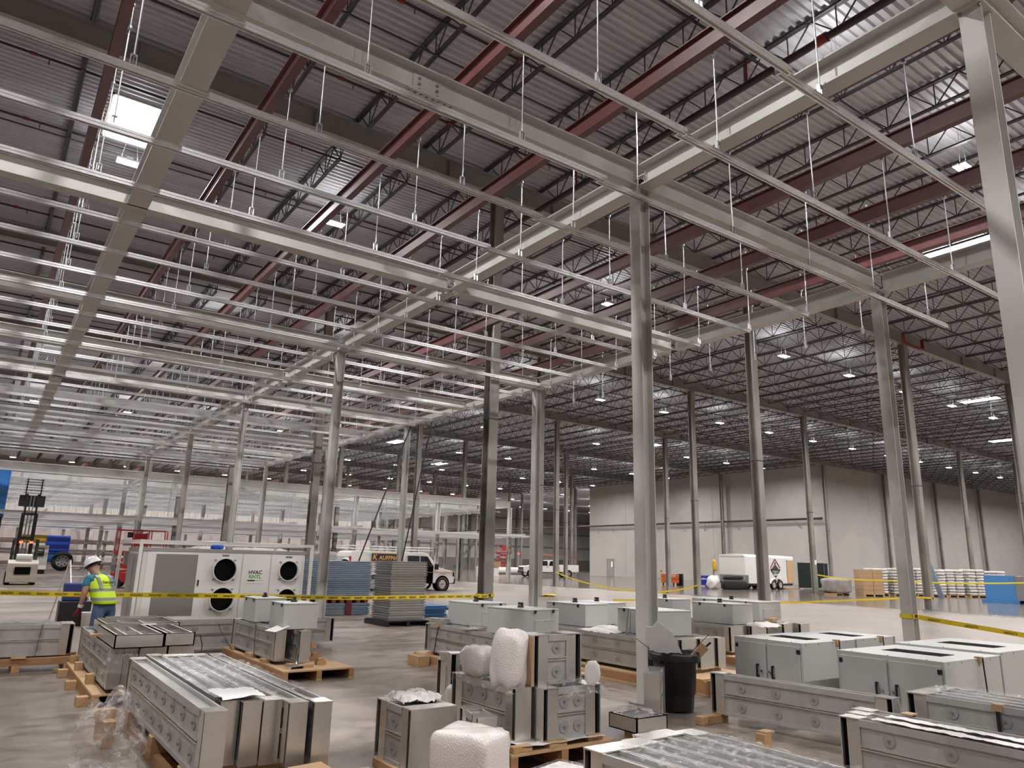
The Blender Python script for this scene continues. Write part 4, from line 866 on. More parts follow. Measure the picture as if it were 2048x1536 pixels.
d_ = MB().box(.08, -.03, .36, 1.12, 0, 1.70).build('filter_door', 'white', t, .006); MB().box(.24, -.036, .48, 1.02, -.028, 1.66).build('perforated_grille', 'mesh', d_)
MB().box(1.06, -.05, 1.05, 1.085, -.03, 1.17).build('door_latch', 'black', d_)
MB().box(1.10, -.028, .36, 1.9, 0, 1.70).build('front_panel', 'white', t, .006); MB().box(1.92, -.02, .36, 2.5, 0, 1.70).build('front_panel', 'white', t, .006); MB().box(2.52, -.028, .36, 3.2, 0, 1.70).build('front_panel', 'white', t, .006)
for cx, r_ in ((1.56, .225), (2.89, .20)):
    for cz in (1.37, .79):
        q = MB().tube([(cx, -.028, cz), (cx, -.11, cz)], r_ + .018, 32, caps=False).tube([(cx, -.028, cz), (cx, -.11, cz)], r_, 32, caps=False)
        n = 32; vs = [(cx + rr * math.cos(2 * math.pi * k / n), -.11, cz + rr * math.sin(2 * math.pi * k / n)) for rr in (r_, r_ + .018) for k in range(n)]
        q.add(vs, [(k, (k + 1) % n, n + (k + 1) % n, n + k) for k in range(n)]); o = q.build('duct_collar', 'white', t)
        MB().cyl((cx, -.0285, cz), (cx, -.034, cz), r_, 32).build('opening', 'dark', o)  # near-black disc paints the shade inside the collar
        for a in (.8, 2.35, 3.9, 5.5): MB().box(cx + (r_ + .05) * math.cos(a) - .02, -.05, cz + (r_ + .05) * math.sin(a) - .012, cx + (r_ + .05) * math.cos(a) + .02, -.028, cz + (r_ + .05) * math.sin(a) + .012).build('toggle_clip', 'steelplate', o)
def label_plate(par, x, z, s, size):
    q = MB().box(x - .07, -.034, z - .02, x + .07, -.028, z + .02).build('name_plate', 'girt', par); text('lettering', s, size, 'ink', q, frame((x, -.036, z), (1, 0, 0), (0, 0, 1)))
label_plate(t, 1.56, 1.655, 'SUPPLY', .036); label_plate(t, 2.89, 1.655, 'RETURN', .036)
q = MB().box(2.03, -.026, 1.10, 2.37, -.02, 1.40).build('logo_board', 'paper', t)
text('lettering', 'HVAC', .105, 'ink', q, frame((2.2, -.028, 1.325), (1, 0, 0), (0, 0, 1)), bold=True); text('lettering', 'RNTL', .105, 'green', q, frame((2.2, -.028, 1.235), (1, 0, 0), (0, 0, 1)), bold=True)
MB().box(2.05, -.03, 1.15, 2.2, -.026, 1.175).build('logo_bar', 'ink', q); text('lettering', 'HVACRNTL.COM', .022, 'ink', q, frame((2.29, -.028, 1.162), (1, 0, 0), (0, 0, 1)))
for y0, y1 in ((.05, .75), (.8, 1.52)): MB().box(-.02, y0, .3, 0, y1, 1.66).build('side_panel', 'greypanel', t, .004)
MB().cyl((-.05, .78, .4), (-.05, .78, 1.6), .012, 6).build('door_rod', 'rod', t)
MB().box(-.06, 1.7, 1.42, .1, 1.95, 1.68).build('control_box', 'steelplate', t, .006)
for x, y in ((-.06, -.06), (W + .12, -.06), (-.06, 2.45), (W + .12, 2.45)): MB().box(x - .03, y - .03, 0, x + .03, y + .03, 1.93).build('guard_post', 'white', t)
for a, b in (((-.06, -.06), (W + .12, -.06)), ((-.06, 2.45), (W + .12, 2.45)), ((-.06, -.06), (-.06, 2.45)), ((W + .12, -.06), (W + .12, 2.45))): MB().bar((a[0], a[1], 1.9), (b[0], b[1], 1.9), .055).build('guard_rail', 'white', t)
blob('blue_bag', 'crumpled bright blue bag on top of the air unit', 'bag', (-2.95, 9.6, Hh + .09), (.24, .2, .12), mat('blue bag', (.01, .10, .62), .35), 31, .8, .15, 24)

# ================================================================ PANEL STACKS
M['panel'] = mat('ribbed metal panel', (.46, .46, .44), .33, .6, .08, 4); M['panelblue'] = mat('blue-grey metal panel', (.32, .40, .50), .38, .35, .08, 4); M['blueply'] = mat('blue film panel', (.06, .22, .48), .4)
def panels(x0, y0, x1, y1, z0, n, th, label, m, jit=.02, seed=1, name='panel_stack'):
    t = thing(name, label, 'panel stack', (x0, y0, z0), 0, 'metal panel stacks'); r = random.Random(seed); X = x1 - x0; Y = y1 - y0; h = th * .42
    prof = [(0, 0), (X, 0), (X, Y), (0, Y)]
    for k in range(n):
        z = k * th; a = r.uniform(-jit, jit); b_ = r.uniform(-jit, jit)
        MB().box(a, b_, z, X + a, Y + b_, z + th * .28).box(a + .035, b_ + .035, z + th * .28, X + a - .035, Y + b_ - .035, z + th * .66).box(a, b_, z + th * .66, X + a, Y + b_, z + th * .97).build('metal_panel', m, t)
    return t
t = pallet(1.62, 10.62, 2.86, 11.95, 'black plastic pallet under the tall ribbed panel stack', .14, 'black', boards=True, runner='black')
panels(1.83, 10.94, 2.89, 12.0, .142, 24, .0615, 'tall stack of ribbed grey metal panels on a black pallet', 'panel', .016, 3)
panels(-.1, 14.5, 2.95, 15.7, .02, 6, .055, 'low stack of metal panels under the red-strapped pallet', 'panelblue', .02, 5); M['redwood'] = mat('red stained wood', (.20, .05, .04), .6)
t = thing('timber_spacer', 'red-brown timber spacer pallet between the blue-grey panel stacks', 'pallet', (-.1, 14.5, .355))
for k in range(12): MB().box(k * .26, 0, 0, k * .26 + .12, 1.2, .1).build('slat', 'redwood', t)
MB().box(0, 0, .1, 3.05, 1.2, .13).build('deck', 'redwood', t)
panels(-.2, 14.5, 2.95, 15.7, .49, 19, .057, 'tall blue-grey panel stack behind the rental air unit', 'panelblue', .02, 6)
tag(MB().box(-.09, -.012, 0, .09, .012, .52).build('red_cloth', mat('dark red cloth', (.13, .02, .03), .8), None, 0, (2.25, 14.46, .02)), 'dark red cloth strip hanging down the low panel stack', 'cloth')
panels(3.05, 13.2, 4.95, 14.3, .02, 5, .06, 'low pile of blue panels right of the tall ribbed stack', 'blueply', .06, 9); blob('crumpled_film', 'pale blue film scrap on the low blue panel pile', 'plastic film', (3.5, 13.5, .37), (.4, .3, .1), 'filmloose', 37, .8, .2, 24)

# ================================================================ PEOPLE
M['skin'] = mat('skin', (.40, .22, .15), .5); M['jeans'] = mat('blue jeans', (.07, .11, .21), .8, 0, .15, 20); M['teal'] = mat('teal shirt', (.03, .19, .28), .8); M['hiviz'] = mat('hi-vis yellow', (.62, .85, .02), .6); M['refl'] = mat('grey reflective band', (.24, .25, .26), .4); M['glove'] = mat('red glove', (.30, .03, .04), .7); M['hat'] = mat('white hard hat', (.74, .74, .75), .3); M['boot'] = mat('brown boot', (.09, .06, .04), .7)
def skin(name, vs, es, m, parent, sub=2):
    me = bpy.data.meshes.new(name); me.from_pydata([v[0] for v in vs], es, []); me.update(); me.materials.append(M[m])
    o = link(name, me, parent); sk = o.modifiers.new('skin', 'SKIN'); sk.use_smooth_shade = True
    for i, v in enumerate(vs):
        r = v[1]; me.skin_vertices[0].data[i].radius = r if isinstance(r, tuple) else (r, r); me.skin_vertices[0].data[i].use_root = (i == 0)
    s = o.modifiers.new('sub', 'SUBSURF'); s.levels = 1; s.render_levels = sub
    return o
def loft(rings, n=24):
    b = MB(); vs = []
    for c, rx, ry, tilt in rings:
        for k in range(n):
            a = 2 * math.pi * k / n; x = math.copysign(abs(math.cos(a)) ** .8, math.cos(a)) * rx; y = math.copysign(abs(math.sin(a)) ** .8, math.sin(a)) * ry
            vs.append((c[0] + x, c[1] + y, c[2] + y * tilt))
    b.add(vs, [(j * n + k, j * n + (k + 1) % n, (j + 1) * n + (k + 1) % n, (j + 1) * n + k) for j in range(len(rings) - 1) for k in range(n)], True); return b
def person(loc, rz, label, scale=.95, vest=True):
    t = thing('person', label, 'person', loc, rz, 'workers in white hard hats'); t.scale = (scale,) * 3
    def S(p): k = max(0, p[2] - .96); return (p[0], p[1] + k * .42, p[2] - k * .13)
    def SV(l): return [(S(v), r) for v, r in l]
    B = [((0, 0, .96), (.125, .095)), ((0, .02, 1.14), (.13, .095)), ((0, .05, 1.32), (.15, .10)), ((0, .075, 1.43), (.075, .07)), ((0, .115, 1.50), (.052, .055)), ((0, .15, 1.555), (.066, .078)), ((0, .155, 1.63), (.074, .088)), ((0, .15, 1.69), (.05, .06)),
         ((-.185, .05, 1.385), .06), ((-.255, .10, 1.14), .046), ((-.265, .20, .93), .034), ((.185, .05, 1.385), .06), ((.25, .10, 1.14), .046), ((.22, .26, .97), .034),
         ((-.095, .0, .90), .092), ((-.105, .02, .50), .062), ((-.11, -.03, .10), .045), ((-.12, .11, .045), .04), ((.095, 0, .90), .092), ((.105, .03, .50), .062), ((.11, -.02, .10), .045), ((.12, .12, .045), .04),
         ((0, .245, 1.565), .017), ((-.083, .14, 1.585), .016), ((.083, .14, 1.585), .016), ((0, .215, 1.515), .03)]
    E = [(0, 1), (1, 2), (2, 3), (3, 4), (4, 5), (5, 6), (6, 7), (2, 8), (8, 9), (9, 10), (2, 11), (11, 12), (12, 13), (0, 14), (14, 15), (15, 16), (16, 17), (0, 18), (18, 19), (19, 20), (20, 21), (5, 22), (5, 23), (5, 24), (5, 25)]
    skin('body', SV(B), E, 'skin', t, 2)
    skin('jeans', [((0, 0, .98), (.135, .105)), ((-.095, 0, .90), .105), ((-.105, .02, .50), .078), ((-.11, -.03, .13), .066), ((.095, 0, .90), .105), ((.105, .03, .50), .078), ((.11, -.02, .13), .066), ((0, .01, 1.06), (.135, .105))], [(0, 1), (1, 2), (2, 3), (0, 4), (4, 5), (5, 6), (0, 7)], 'jeans', t)
    for s in (-1, 1): skin('boot', [((s * .11, -.05, .055), .05), ((s * .115, .06, .045), .048), ((s * .12, .15, .035), .036), ((s * .11, -.03, .15), .056)], [(0, 1), (1, 2), (0, 3)], 'boot', t)
    sh = skin('shirt', SV([((0, .01, 1.04), (.138, .105)), ((0, .03, 1.2), (.142, .105)), ((0, .05, 1.34), (.16, .11)), ((0, .08, 1.445), (.075, .07)), ((-.19, .055, 1.385), .073), ((-.238, .085, 1.235), .062), ((.19, .055, 1.385), .073), ((.238, .085, 1.235), .062)]), [(0, 1), (1, 2), (2, 3), (2, 4), (4, 5), (2, 6), (6, 7)], 'teal', t)
    # gloved hands: palm, four fingers, thumb
    for s, w_ in ((-1, Vector((-.265, .205, .915))), (1, Vector((.22, .265, .955)))):
        V = [(tuple(w_), .034), (tuple(w_ + Vector((0, .03, -.06))), (.038, .022))]; e = [(0, 1)]
        for k, (dx, ln) in enumerate(((-.028, .062), (-.009, .075), (.010, .07), (.028, .055))):
            i = len(V); p = w_ + Vector((dx, .05, -.085)); V += [(tuple(p), .0105), (tuple(p + Vector((dx * .2, ln * .5, -ln * .5))), .010), (tuple(p + Vector((dx * .2, ln * .55, -ln * .95))), .0085)]; e += [(1, i), (i, i + 1), (i + 1, i + 2)]
        i = len(V); V += [(tuple(w_ + Vector((-s * .042, .04, -.045))), .012), (tuple(w_ + Vector((-s * .058, .075, -.07))), .0095)]; e += [(1, i), (i, i + 1)]
        skin('glove', V, e, 'glove', t, 1); MB().tube([tuple(w_ + Vector((0, -.012, .035))), tuple(w_ + Vector((0, 0, .0)))], .04, 12).build('glove_cuff', 'paper', t)
    if vest:
        R_ = [((0, .0, .97), .185, .15, .12), ((0, .01, 1.06), .182, .147, .1), ((0, .025, 1.18), .182, .147, .05), ((0, .045, 1.30), .192, .148, 0), ((0, .055, 1.39), .185, .138, 0), ((0, .07, 1.445), .13, .11, 0), ((0, .085, 1.475), .085, .085, 0)]
        R_ = [(S(q[0]),) + q[1:3] + (q[3] - .12,) for q in R_]; ve = loft(R_).build('vest', 'hiviz', t); sol = ve.modifiers.new('thick', 'SOLIDIFY'); sol.thickness = .008
        for z, y, rx, ry, tl in ((1.05, .008, .188, .153, .1), (1.2, .028, .188, .153, .05)): loft([(S((0, y, z - .025)), rx, ry, tl - .12), (S((0, y + .004, z + .025)), rx + .001, ry + .001, tl - .12)]).build('reflective_band', 'refl', ve)
        for s in (-1, 1):
            pts = [(s * .10, -.118, 1.225), (s * .105, -.112, 1.33), (s * .11, -.085, 1.42), (s * .105, -.02, 1.462), (s * .10, .08, 1.46), (s * .1, .16, 1.40), (s * .1, .195, 1.25)]
            b = MB(); pts = [S(p) for p in pts]
            for p, q in zip(pts[:-1], pts[1:]): b.bar(p, q, .05, .012, (0, -1, .3))
            b.build('shoulder_band', 'refl', ve)
        text('lettering', 'Nerana', .062, 'ink', ve, frame(S((0.02, -.130, 1.345)), (1, 0, 0), (0, .36, 1)), .004, True); text('lettering', 'www.nerana.com', .028, 'ink', ve, frame(S((0.02, -.130, 1.285)), (1, 0, 0), (0, .36, 1)), .004)
    # hard hat, tilted with the head
    h = MB(); h.lathe([(.135, .0), (.128, .012), (.122, .045), (.108, .09), (.08, .125), (.04, .142), (0, .147)], 28); h.lathe([(.122, .004), (.15, -.004), (.152, .002), (.135, .012)], 28)
    h.prism([(-.1, .10), (.1, .10), (.085, .185), (0, .205), (-.085, .185)], 'z', -.012, -.002); h.bar((0, -.1, .12), (0, .09, .13), .03, .02)
    hat = h.build('hard_hat', 'hat', t); hat.location = S((0, .15, 1.635)); hat.rotation_euler = (-.55, 0, .35)
    MB().lathe([(.098, -.03), (.102, -.012), (.1, .0)], 20).build('hat_band', 'ink', hat); MB().box(-.012, .02, -.13, .012, .04, -.01).build('chin_strap', 'ink', hat)
    return t
person((-5.38, 5.95, 0), .5, 'worker in yellow hi-vis vest and white hard hat bending over duct sections')
person((3.0, 17.5, 0), -1.2, 'worker in white hard hat showing only the head over the blue-grey panels', 1.0)
person((1.9, 18.6, 0), 2.2, 'second worker beyond the blue-grey panels, only the hat top visible', .95)

# ================================================================ VEHICLES
def wheel(par, x, y, z, r, wd, hub='chrome', s=-1):
    q = MB().lathe([(r * .62, -wd / 2), (r * .96, -wd / 2), (r, -wd * .3), (r, wd * .3), (r * .96, wd / 2), (r * .62, wd / 2), (r * .62, -wd / 2)], 28).xf(Matrix.Translation((x, y, z)) @ Matrix.Rotation(math.pi / 2, 4, 'X')).build('tyre', 'tyre', par)
    MB().cyl((x, y - wd * .35, z), (x, y + wd * .35, z), r * .62, 20).build('rim', hub, q); MB().cyl((x, y + s * wd * .34, z), (x, y + s * wd * .42, z), r * .22, 10).build('hub_cap', 'steelplate', q)
    for k in range(8): a = k * math.pi / 4; MB().cyl((x + r * .43 * math.cos(a), y + s * wd * .36, z + r * .43 * math.sin(a)), (x + r * .43 * math.cos(a), y + s * wd * .365, z + r * .43 * math.sin(a)), r * .075, 8).build('rim_hole', 'dark', q)
def body_prism(prof, y0, y1, inset, z_in):
    """side profile (x,z) extruded across, narrower above z_in"""
    n = len(prof); b = MB(); rows = []
    for y, s in ((y0, 1), (y1, -1)): rows += [(x, y + s * inset * max(0, (z - z_in) / 1.0), z) for x, z in prof]
    b.add(rows, [tuple(range(n)), tuple(range(2 * n - 1, n - 1, -1))] + [(i, n + i, n + (i + 1) % n, (i + 1) % n) for i in range(n)]); return b
def van(loc, rz, label, sign=True):
    t = thing('van', label, 'van', loc, rz, 'white cargo vans'); w_ = 2.0
    prof = [(0, .42), (0, 1.75), (.1, 1.98), (.3, 2.05), (4.35, 2.05), (4.62, 1.97), (5.25, 1.30), (5.5, 1.22), (6.12, 1.08), (6.28, .92), (6.30, .55), (6.25, .42)]
    body_prism(prof, 0, w_, .1, 1.1).build('body', 'van', t, .03)
    MB().box(4.15, -.012, .40, 4.95, .6, 1.30).build('open_doorway_shade', 'dark', t)  # near-black box paints the unlit interior behind the open door
    MB().prism([(3.35, 1.28), (4.05, 1.28), (4.05, 1.86), (3.35, 1.86)], 'y', -.0, .08).build('side_window', 'glass', t)
    MB().prism([(4.15, 1.28), (4.98, 1.28), (4.55, 1.84), (4.15, 1.86)], 'y', -.004, .08).build('side_window', 'glass', t)
    MB().prism([(5.22, 1.36), (5.2, 1.36), (4.62, 1.94), (4.66, 1.95)], 'y', .2, w_ - .2).build('windscreen', 'glass', t)
    dr = thing('front_door', None, None); dr.parent = t; dr.location = (4.98, 0, 0); dr.rotation_euler = (0, 0, 1.05)
    for k in ('label', 'category'):
        if k in dr: del dr[k]
    MB().box(-.95, -.03, .45, 0, .03, 1.25).build('door_panel', 'van', dr, .01); MB().bar((-.95, 0, 1.25), (-.9, 0, 1.85), .05).bar((-.9, 0, 1.85), (-.5, 0, 1.85), .05).bar((-.5, 0, 1.85), (0, 0, 1.27), .05).build('door_frame', 'van', dr)
    MB().box(-.12, -.26, 1.15, .0, -.04, 1.45).build('wing_mirror', 'black', dr, .02)
    for x in (1.35, 5.55):
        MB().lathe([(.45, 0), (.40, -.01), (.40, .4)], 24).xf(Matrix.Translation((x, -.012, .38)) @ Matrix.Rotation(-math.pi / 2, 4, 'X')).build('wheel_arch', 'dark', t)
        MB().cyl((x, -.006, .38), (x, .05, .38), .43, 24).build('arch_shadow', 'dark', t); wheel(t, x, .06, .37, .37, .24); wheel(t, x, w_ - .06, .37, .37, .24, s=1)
    MB().box(6.22, .05, .38, 6.42, w_ - .05, .66).build('front_bumper', 'black', t, .03); MB().box(6.2, -.01, .78, 6.31, .2, 1.0).build('headlamp', 'glass', t, .01); MB().box(-.1, .1, .38, .02, w_ - .1, .58).build('rear_bumper', 'black', t, .02); MB().box(-.02, -.012, 1.0, .05, .12, 1.75).build('tail_lamp', mat('tail lamp red', (.5, .01, .01), .3), t)
    MB().box(.9, -.016, .98, 6.2, -.002, 1.02).build('stripe', mat('orange stripe', (.62, .25, .04), .5), t)
    # roof ladder rack
    for y in (.25, w_ - .25): MB().tube([(.3, y, 2.28), (.25, y, 2.2), (.3, y, 2.12)] if 0 else [(-.1, y, 2.16), (-.1, y, 2.3), (5.0, y, 2.3), (5.0, y, 2.16), (-.1, y, 2.16)], .022, 6).build('rack_rail', 'van', t)
    for x in (.5, 1.7, 2.9, 4.1): MB().bar((x, .25, 2.28), (x, w_ - .25, 2.28), .04).build('rack_bar', 'van', t); MB().bar((x, .25, 2.03), (x, .25, 2.3), .04).bar((x, w_ - .25, 2.03), (x, w_ - .25, 2.3), .04).build('rack_foot', 'van', t)
    if sign:
        q = MB().box(1.2, -.022, 1.52, 3.05, -.0, 1.93).build('sign_board', mat('navy sign', (.012, .014, .05), .4), t); g = mat('gold lettering', (.80, .42, .03), .45)
        MB().box(1.18, -.026, 1.50, 3.07, -.02, 1.53).box(1.18, -.026, 1.92, 3.07, -.02, 1.95).build('sign_border', g, q)
        text('lettering', 'K', .40, g, q, frame((1.38, -.024, 1.725), (1, 0, .0), (.12, 0, 1)), .004, True); text('lettering', 'AUFFMAN', .30, g, q, frame((2.28, -.024, 1.70), (1, 0, 0), (.12, 0, 1)), .004, True, .98)
        text('lettering', 'KAUFFMAN', .07, 'ink', t, frame((5.55, -.014, .92), (1, 0, 0), (0, 0, 1)), .003); 
    return t
van((8.7, 29.5, 0), 0, 'white cargo van with gold lettering sign, roof rack and open front door'); van((1.9, 32.6, 0), .05, 'second white van half hidden behind the lettered one', False)
# pickup with service body, seen far back
t = thing('pickup_truck', 'white crew-cab pickup with service body and ladder rack, far back', 'pickup truck', (44.4, 62.6, 0), -.28)
body_prism([(0, .55), (.0, 1.05), (.15, 1.22), (1.35, 1.32), (1.75, 1.42), (2.25, 1.9), (2.5, 1.96), (4.0, 1.96), (4.2, 1.88), (4.35, 1.3), (4.4, .55)], 0, 2.0, .14, 1.25).build('cab', 'van', t, .03)
MB().box(4.45, 0, .65, 6.9, 2.05, 1.45).build('service_body', 'van', t, .02); MB().box(-.08, .1, .45, .05, 1.9, .72).build('bumper', 'black', t, .02); MB().box(-.02, .2, .78, .01, 1.8, 1.12).build('grille', 'black', t); MB().box(-.04, .2, .92, .0, 1.8, .98).build('grille_bar', 'chrome', t)
for x0, x1, z1 in ((2.15, 2.95, 1.84), (3.1, 4.0, 1.84)): MB().prism([(x0 - (.0 if x0 > 3 else .1), 1.32), (x1, 1.32), (x1 - .05, z1), (x0 + .2, z1)], 'y', -.012, .1).build('side_window', 'glass', t)
for x in (3.0, 3.95): MB().box(x - .2, -.02, 1.16, x, 0, 1.2).build('door_handle', 'chrome', t)
MB().box(.4, -.012, .5, 4.35, .0, .6).build('sill', 'black', t)
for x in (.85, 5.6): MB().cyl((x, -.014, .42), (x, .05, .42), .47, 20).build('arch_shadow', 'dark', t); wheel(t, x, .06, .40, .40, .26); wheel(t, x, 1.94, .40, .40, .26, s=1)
for x in (2.4, 6.8): MB().bar((x, .1, 1.4), (x, .1, 2.3), .05).bar((x, 1.9, 1.4), (x, 1.9, 2.3), .05).bar((x, .1, 2.3), (x, 1.9, 2.3), .05).build('rack_post', 'pipered', t)
MB().bar((2.3, .1, 2.3), (6.9, .1, 2.3), .05).bar((2.3, 1.9, 2.3), (6.9, 1.9, 2.3), .05).build('rack_rail', 'pipered', t); o = MB()
o.bar((2.0, .4, 2.75), (5.0, .4, 2.32), .08).bar((2.0, .8, 2.75), (5.0, .8, 2.32), .08)
for k in range(9): o.bar((2.15 + k * .32, .4, 2.73 - k * .046), (2.15 + k * .32, .8, 2.73 - k * .046), .04)
o.build('ladder', mat('orange ladder', (.55, .16, .08), .5), t); MB().box(1.3, -.25, 1.25, 1.45, -.05, 1.6).build('wing_mirror', 'black', t)
# enclosed trailer with logo
t = thing('cargo_trailer', 'white enclosed twin-axle trailer with a diamond skyline logo', 'trailer', (42.35, 30.54, 0), .06); L, Wd = 7.0, 2.45
MB().box(0, 0, .45, L, Wd, 2.52).build('body', 'van', t, .03); MB().prism([(0, 2.52), (Wd, 2.52), (Wd - .12, 2.66), (Wd / 2, 2.74), (.12, 2.66)], 'x', -.05, L + .03).build('roof', 'van', t, .02)
MB().box(-.014, .02, .45, -.002, Wd - .02, 1.1).box(-.014, -.012, .45, .35, .0, 1.1).build('stone_guard', 'chrome', t); MB().box(.3, .05, .3, L - .2, Wd - .05, .45).build('chassis', 'black', t)
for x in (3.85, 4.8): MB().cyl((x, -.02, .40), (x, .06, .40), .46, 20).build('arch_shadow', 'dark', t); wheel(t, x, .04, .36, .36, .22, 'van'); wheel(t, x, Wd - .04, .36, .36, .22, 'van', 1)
n = 14; MB().prism([(4.32 + .98 * math.cos(math.pi * k / n), .45 + .5 * math.sin(math.pi * k / n)) for k in range(n + 1)] + [(4.32 - .86 * math.cos(math.pi * k / n), .45 + .38 * math.sin(math.pi * k / n)) for k in range(n + 1)], 'y', -.06, .0).build('fender', 'van', t)
MB().box(5.95, -.05, .5, 6.9, -.01, 2.35).build('plywood_door', 'ply', t); MB().box(5.9, -.02, .9, 5.95, 0, 2.4).build('door_post', 'greypanel', t)
lg = thing('logo', None, None); lg.parent = t; lg.location = (4.2, -.016, 1.62)
for k in ('label', 'category'):
    if k in lg: del lg[k]
def strip(b, p, q, w_): b.bar((p[0], 0, p[1]), (q[0], 0, q[1]), .012, w_, (0, 0, 1) if abs(q[0] - p[0]) > .01 else (1, 0, 0))
b = MB(); strip(b, (-.7, .08), (0, .78), .1); strip(b, (0, .78), (.7, .08), .1); b.build('red_chevron', mat('logo maroon', (.20, .01, .03), .5), lg)
b = MB(); strip(b, (-.7, -.02), (-.45, -.28), .12); strip(b, (.7, -.02), (.45, -.28), .12); b.prism([(-.2, -.55), (.2, -.55), (0, -.78)], 'y', -.006, .006); b.build('black_chevron', 'ink', lg)
b = MB()
for x, h, w_ in ((-.5, .18, .12), (-.34, .3, .12), (-.18, .42, .12), (0, .68, .15), (.17, .4, .12), (.33, .28, .14), (.5, .16, .12)): b.box(x - w_ / 2, -.006, -.15, x + w_ / 2, .006, -.15 + h)
b.build('skyline', 'ink', lg); text('lettering', 'BCW', .30, 'ink', lg, frame((0, -.008, -.32), (1, 0, 0), (0, 0, 1)), .004, True, 1.3); text('lettering', 'GENERAL CONTRACTORS', .06, 'ink', lg, frame((0, -.008, -.52), (1, 0, 0), (0, 0, 1)), .003); text('lettering', 'Office & Interior Contractors, LTD', .10, 'ink', lg, frame((0.05, -.008, -.95), (1, 0, 0), (0, 0, 1)), .003)
tag(MB().box(-1.1, -.5, .0, 1.2, .5, .08).build('timber_ramp', 'pine', None, 0, (50.0, 32.2, 0)), 'timber boards on the floor behind the trailer wheels', 'boards')
blob('hanging_jacket', 'yellow and black work jacket hung at the trailer front corner', 'jacket', (41.05, 32.5, 1.75), (.35, .3, .95), 'yellow', 41, .7, .15, 20)
tag(MB().cyl((0, 0, 0), (0, 0, 2.3), .06, 8).build('steel_post', 'girt', None, 0, (41.2, 32.75, 0)), 'grey post beside the trailer carrying the jacket', 'post')
for k, (x, y, sx_, sy_, h) in enumerate(((41.0, 30.6, 2.0, .8, .75), (40.9, 30.65, 1.5, .6, .3))): blob('black_crate', ('wide black crate', 'narrow black case')[k] + ' heaped in front of the trailer', 'crate', (x, y, h / 2 + .76 * k), (sx_, sy_, h), 'black', 43 + k, .3, .03, 24, 'black crates by the trailer', -.55)
blob('white_sack', 'white plastic rubbish sack beside the black crates', 'sack', (39.4, 31.4, .5), (1.1, .8, 1.0), 'foam', 47, .8, .12, 24)
for k, x in enumerate((50.9, 53.4)): 
    t = thing('screen_fence', 'black fabric screen panel %s of the trailer' % ('just right', 'farther right')[k], 'fence', (x, 31.6 + k * 1.2 - 0.0, 0), -.5, 'black screen panels')
    MB().box(0, 0, .1, 2.4, .03, 2.2).build('fabric', mat('dark green fabric', (.008, .016, .012), .9), t)
    MB().box(-.03, -.01, 0, .0, .05, 2.25).box(2.4, -.01, 0, 2.43, .05, 2.25).build('post', 'steelplate', t)
# job boxes
def jobbox(x, y, sx_, sy_, z0, h, m, txt, label, rz, casters):
    t = thing('job_box', label, 'tool chest', (x, y, 0), rz, 'tool chests'); MB().box(0, 0, z0, sx_, sy_, z0 + h).build('body', m, t, .015); MB().box(-.01, -.015, z0 + h * .72, sx_ + .01, sy_ + .01, z0 + h + .02).build('lid', m, t, .01); MB().box(0, -.012, z0 + h * .42, sx_, 0, z0 + h * .45).build('seam', 'ink', t)
    text('lettering', txt, h * .24, 'paper', t, frame((sx_ * .5, -.02, z0 + h * .66 if not casters else z0 + h * .82), (1, 0, 0), (0, 0, 1)), .004, True)
    for fx in (.1, .9):
        for fy in (.12, .88):
            if casters: MB().cyl((sx_ * fx - .03, sy_ * fy, z0 * .5), (sx_ * fx + .03, sy_ * fy, z0 * .5), z0 * .5, 12).build('caster', 'black', t)
            else: MB().box(sx_ * fx - .06, sy_ * fy - .06, 0, sx_ * fx + .06, sy_ * fy + .06, z0).build('foot', 'black', t)
jobbox(41.9, 38.5, 1.25, .9, .22, .72, mat('orange paint', (.52, .10, .02), .45), 'RIDGID', 'orange tool chest on casters before the pale wall', -.35, True); jobbox(43.8, 36.6, 1.05, .7, .12, .78, mat('blue paint', (.01, .03, .36), .4), 'KOBALT', 'bright blue tool chest right of the orange one', -.5, False)
tag(MB().box(0, 0, 0, .2, .5, 1.0).build('black_case', 'black', None, .02, (43.25, 37.9, 0)), 'upright black case beside the orange chest', 'case')

# ================================================================ PALLETS OF GOODS AT RIGHT
def load_pallet(x, y, sx_, sy_, rz, label, rows, m, kind, h=1.5, seed=1):
    t = thing('loaded_pallet', label, 'pallet', (x, y, 0), rz, 'loaded pallets'); r = random.Random(seed)
    for k in range(5): MB().box(0, k * sy_ / 5, .1, sx_, k * sy_ / 5 + sy_ / 5 * .7, .125).build('deck_board', 'pine', t)
    for f in (0, .46, .92): MB().box(sx_ * f, 0, 0, sx_ * f + sx_ * .08, sy_, .1).build('runner', 'pine', t)
    zh = (h - .125) / rows
    for k in range(rows):
        for i in range(2):
            for j in range(2):
                x0 = i * sx_ / 2; y0 = j * sy_ / 2; g = .012
                if kind == 'box': MB().box(x0 + g, y0 + g, .125 + k * zh, x0 + sx_ / 2 - g, y0 + sy_ / 2 - g, .125 + (k + 1) * zh - .008).build('carton', m, t, .004)
                else:
                    o = blob('sack', None, None, (x0 + sx_ / 4 + r.uniform(-.02, .02), y0 + sy_ / 4 + r.uniform(-.02, .02), .125 + (k + .5) * zh), (sx_ / 2 * 1.02, sy_ / 2 * 1.02, zh * 1.05), m, seed * 50 + k * 4 + i * 2 + j, .5, .05, 12); o.parent = t
    return t
M['sackw'] = mat('white sack', (.55, .53, .51), .45, 0, .12, 3)
load_pallet(42.2, 20.9, 1.4, 1.3, -.6, 'pallet of brown cartons wrapped in film right of the black screens', 6, 'card', 'box', 1.75, 2)
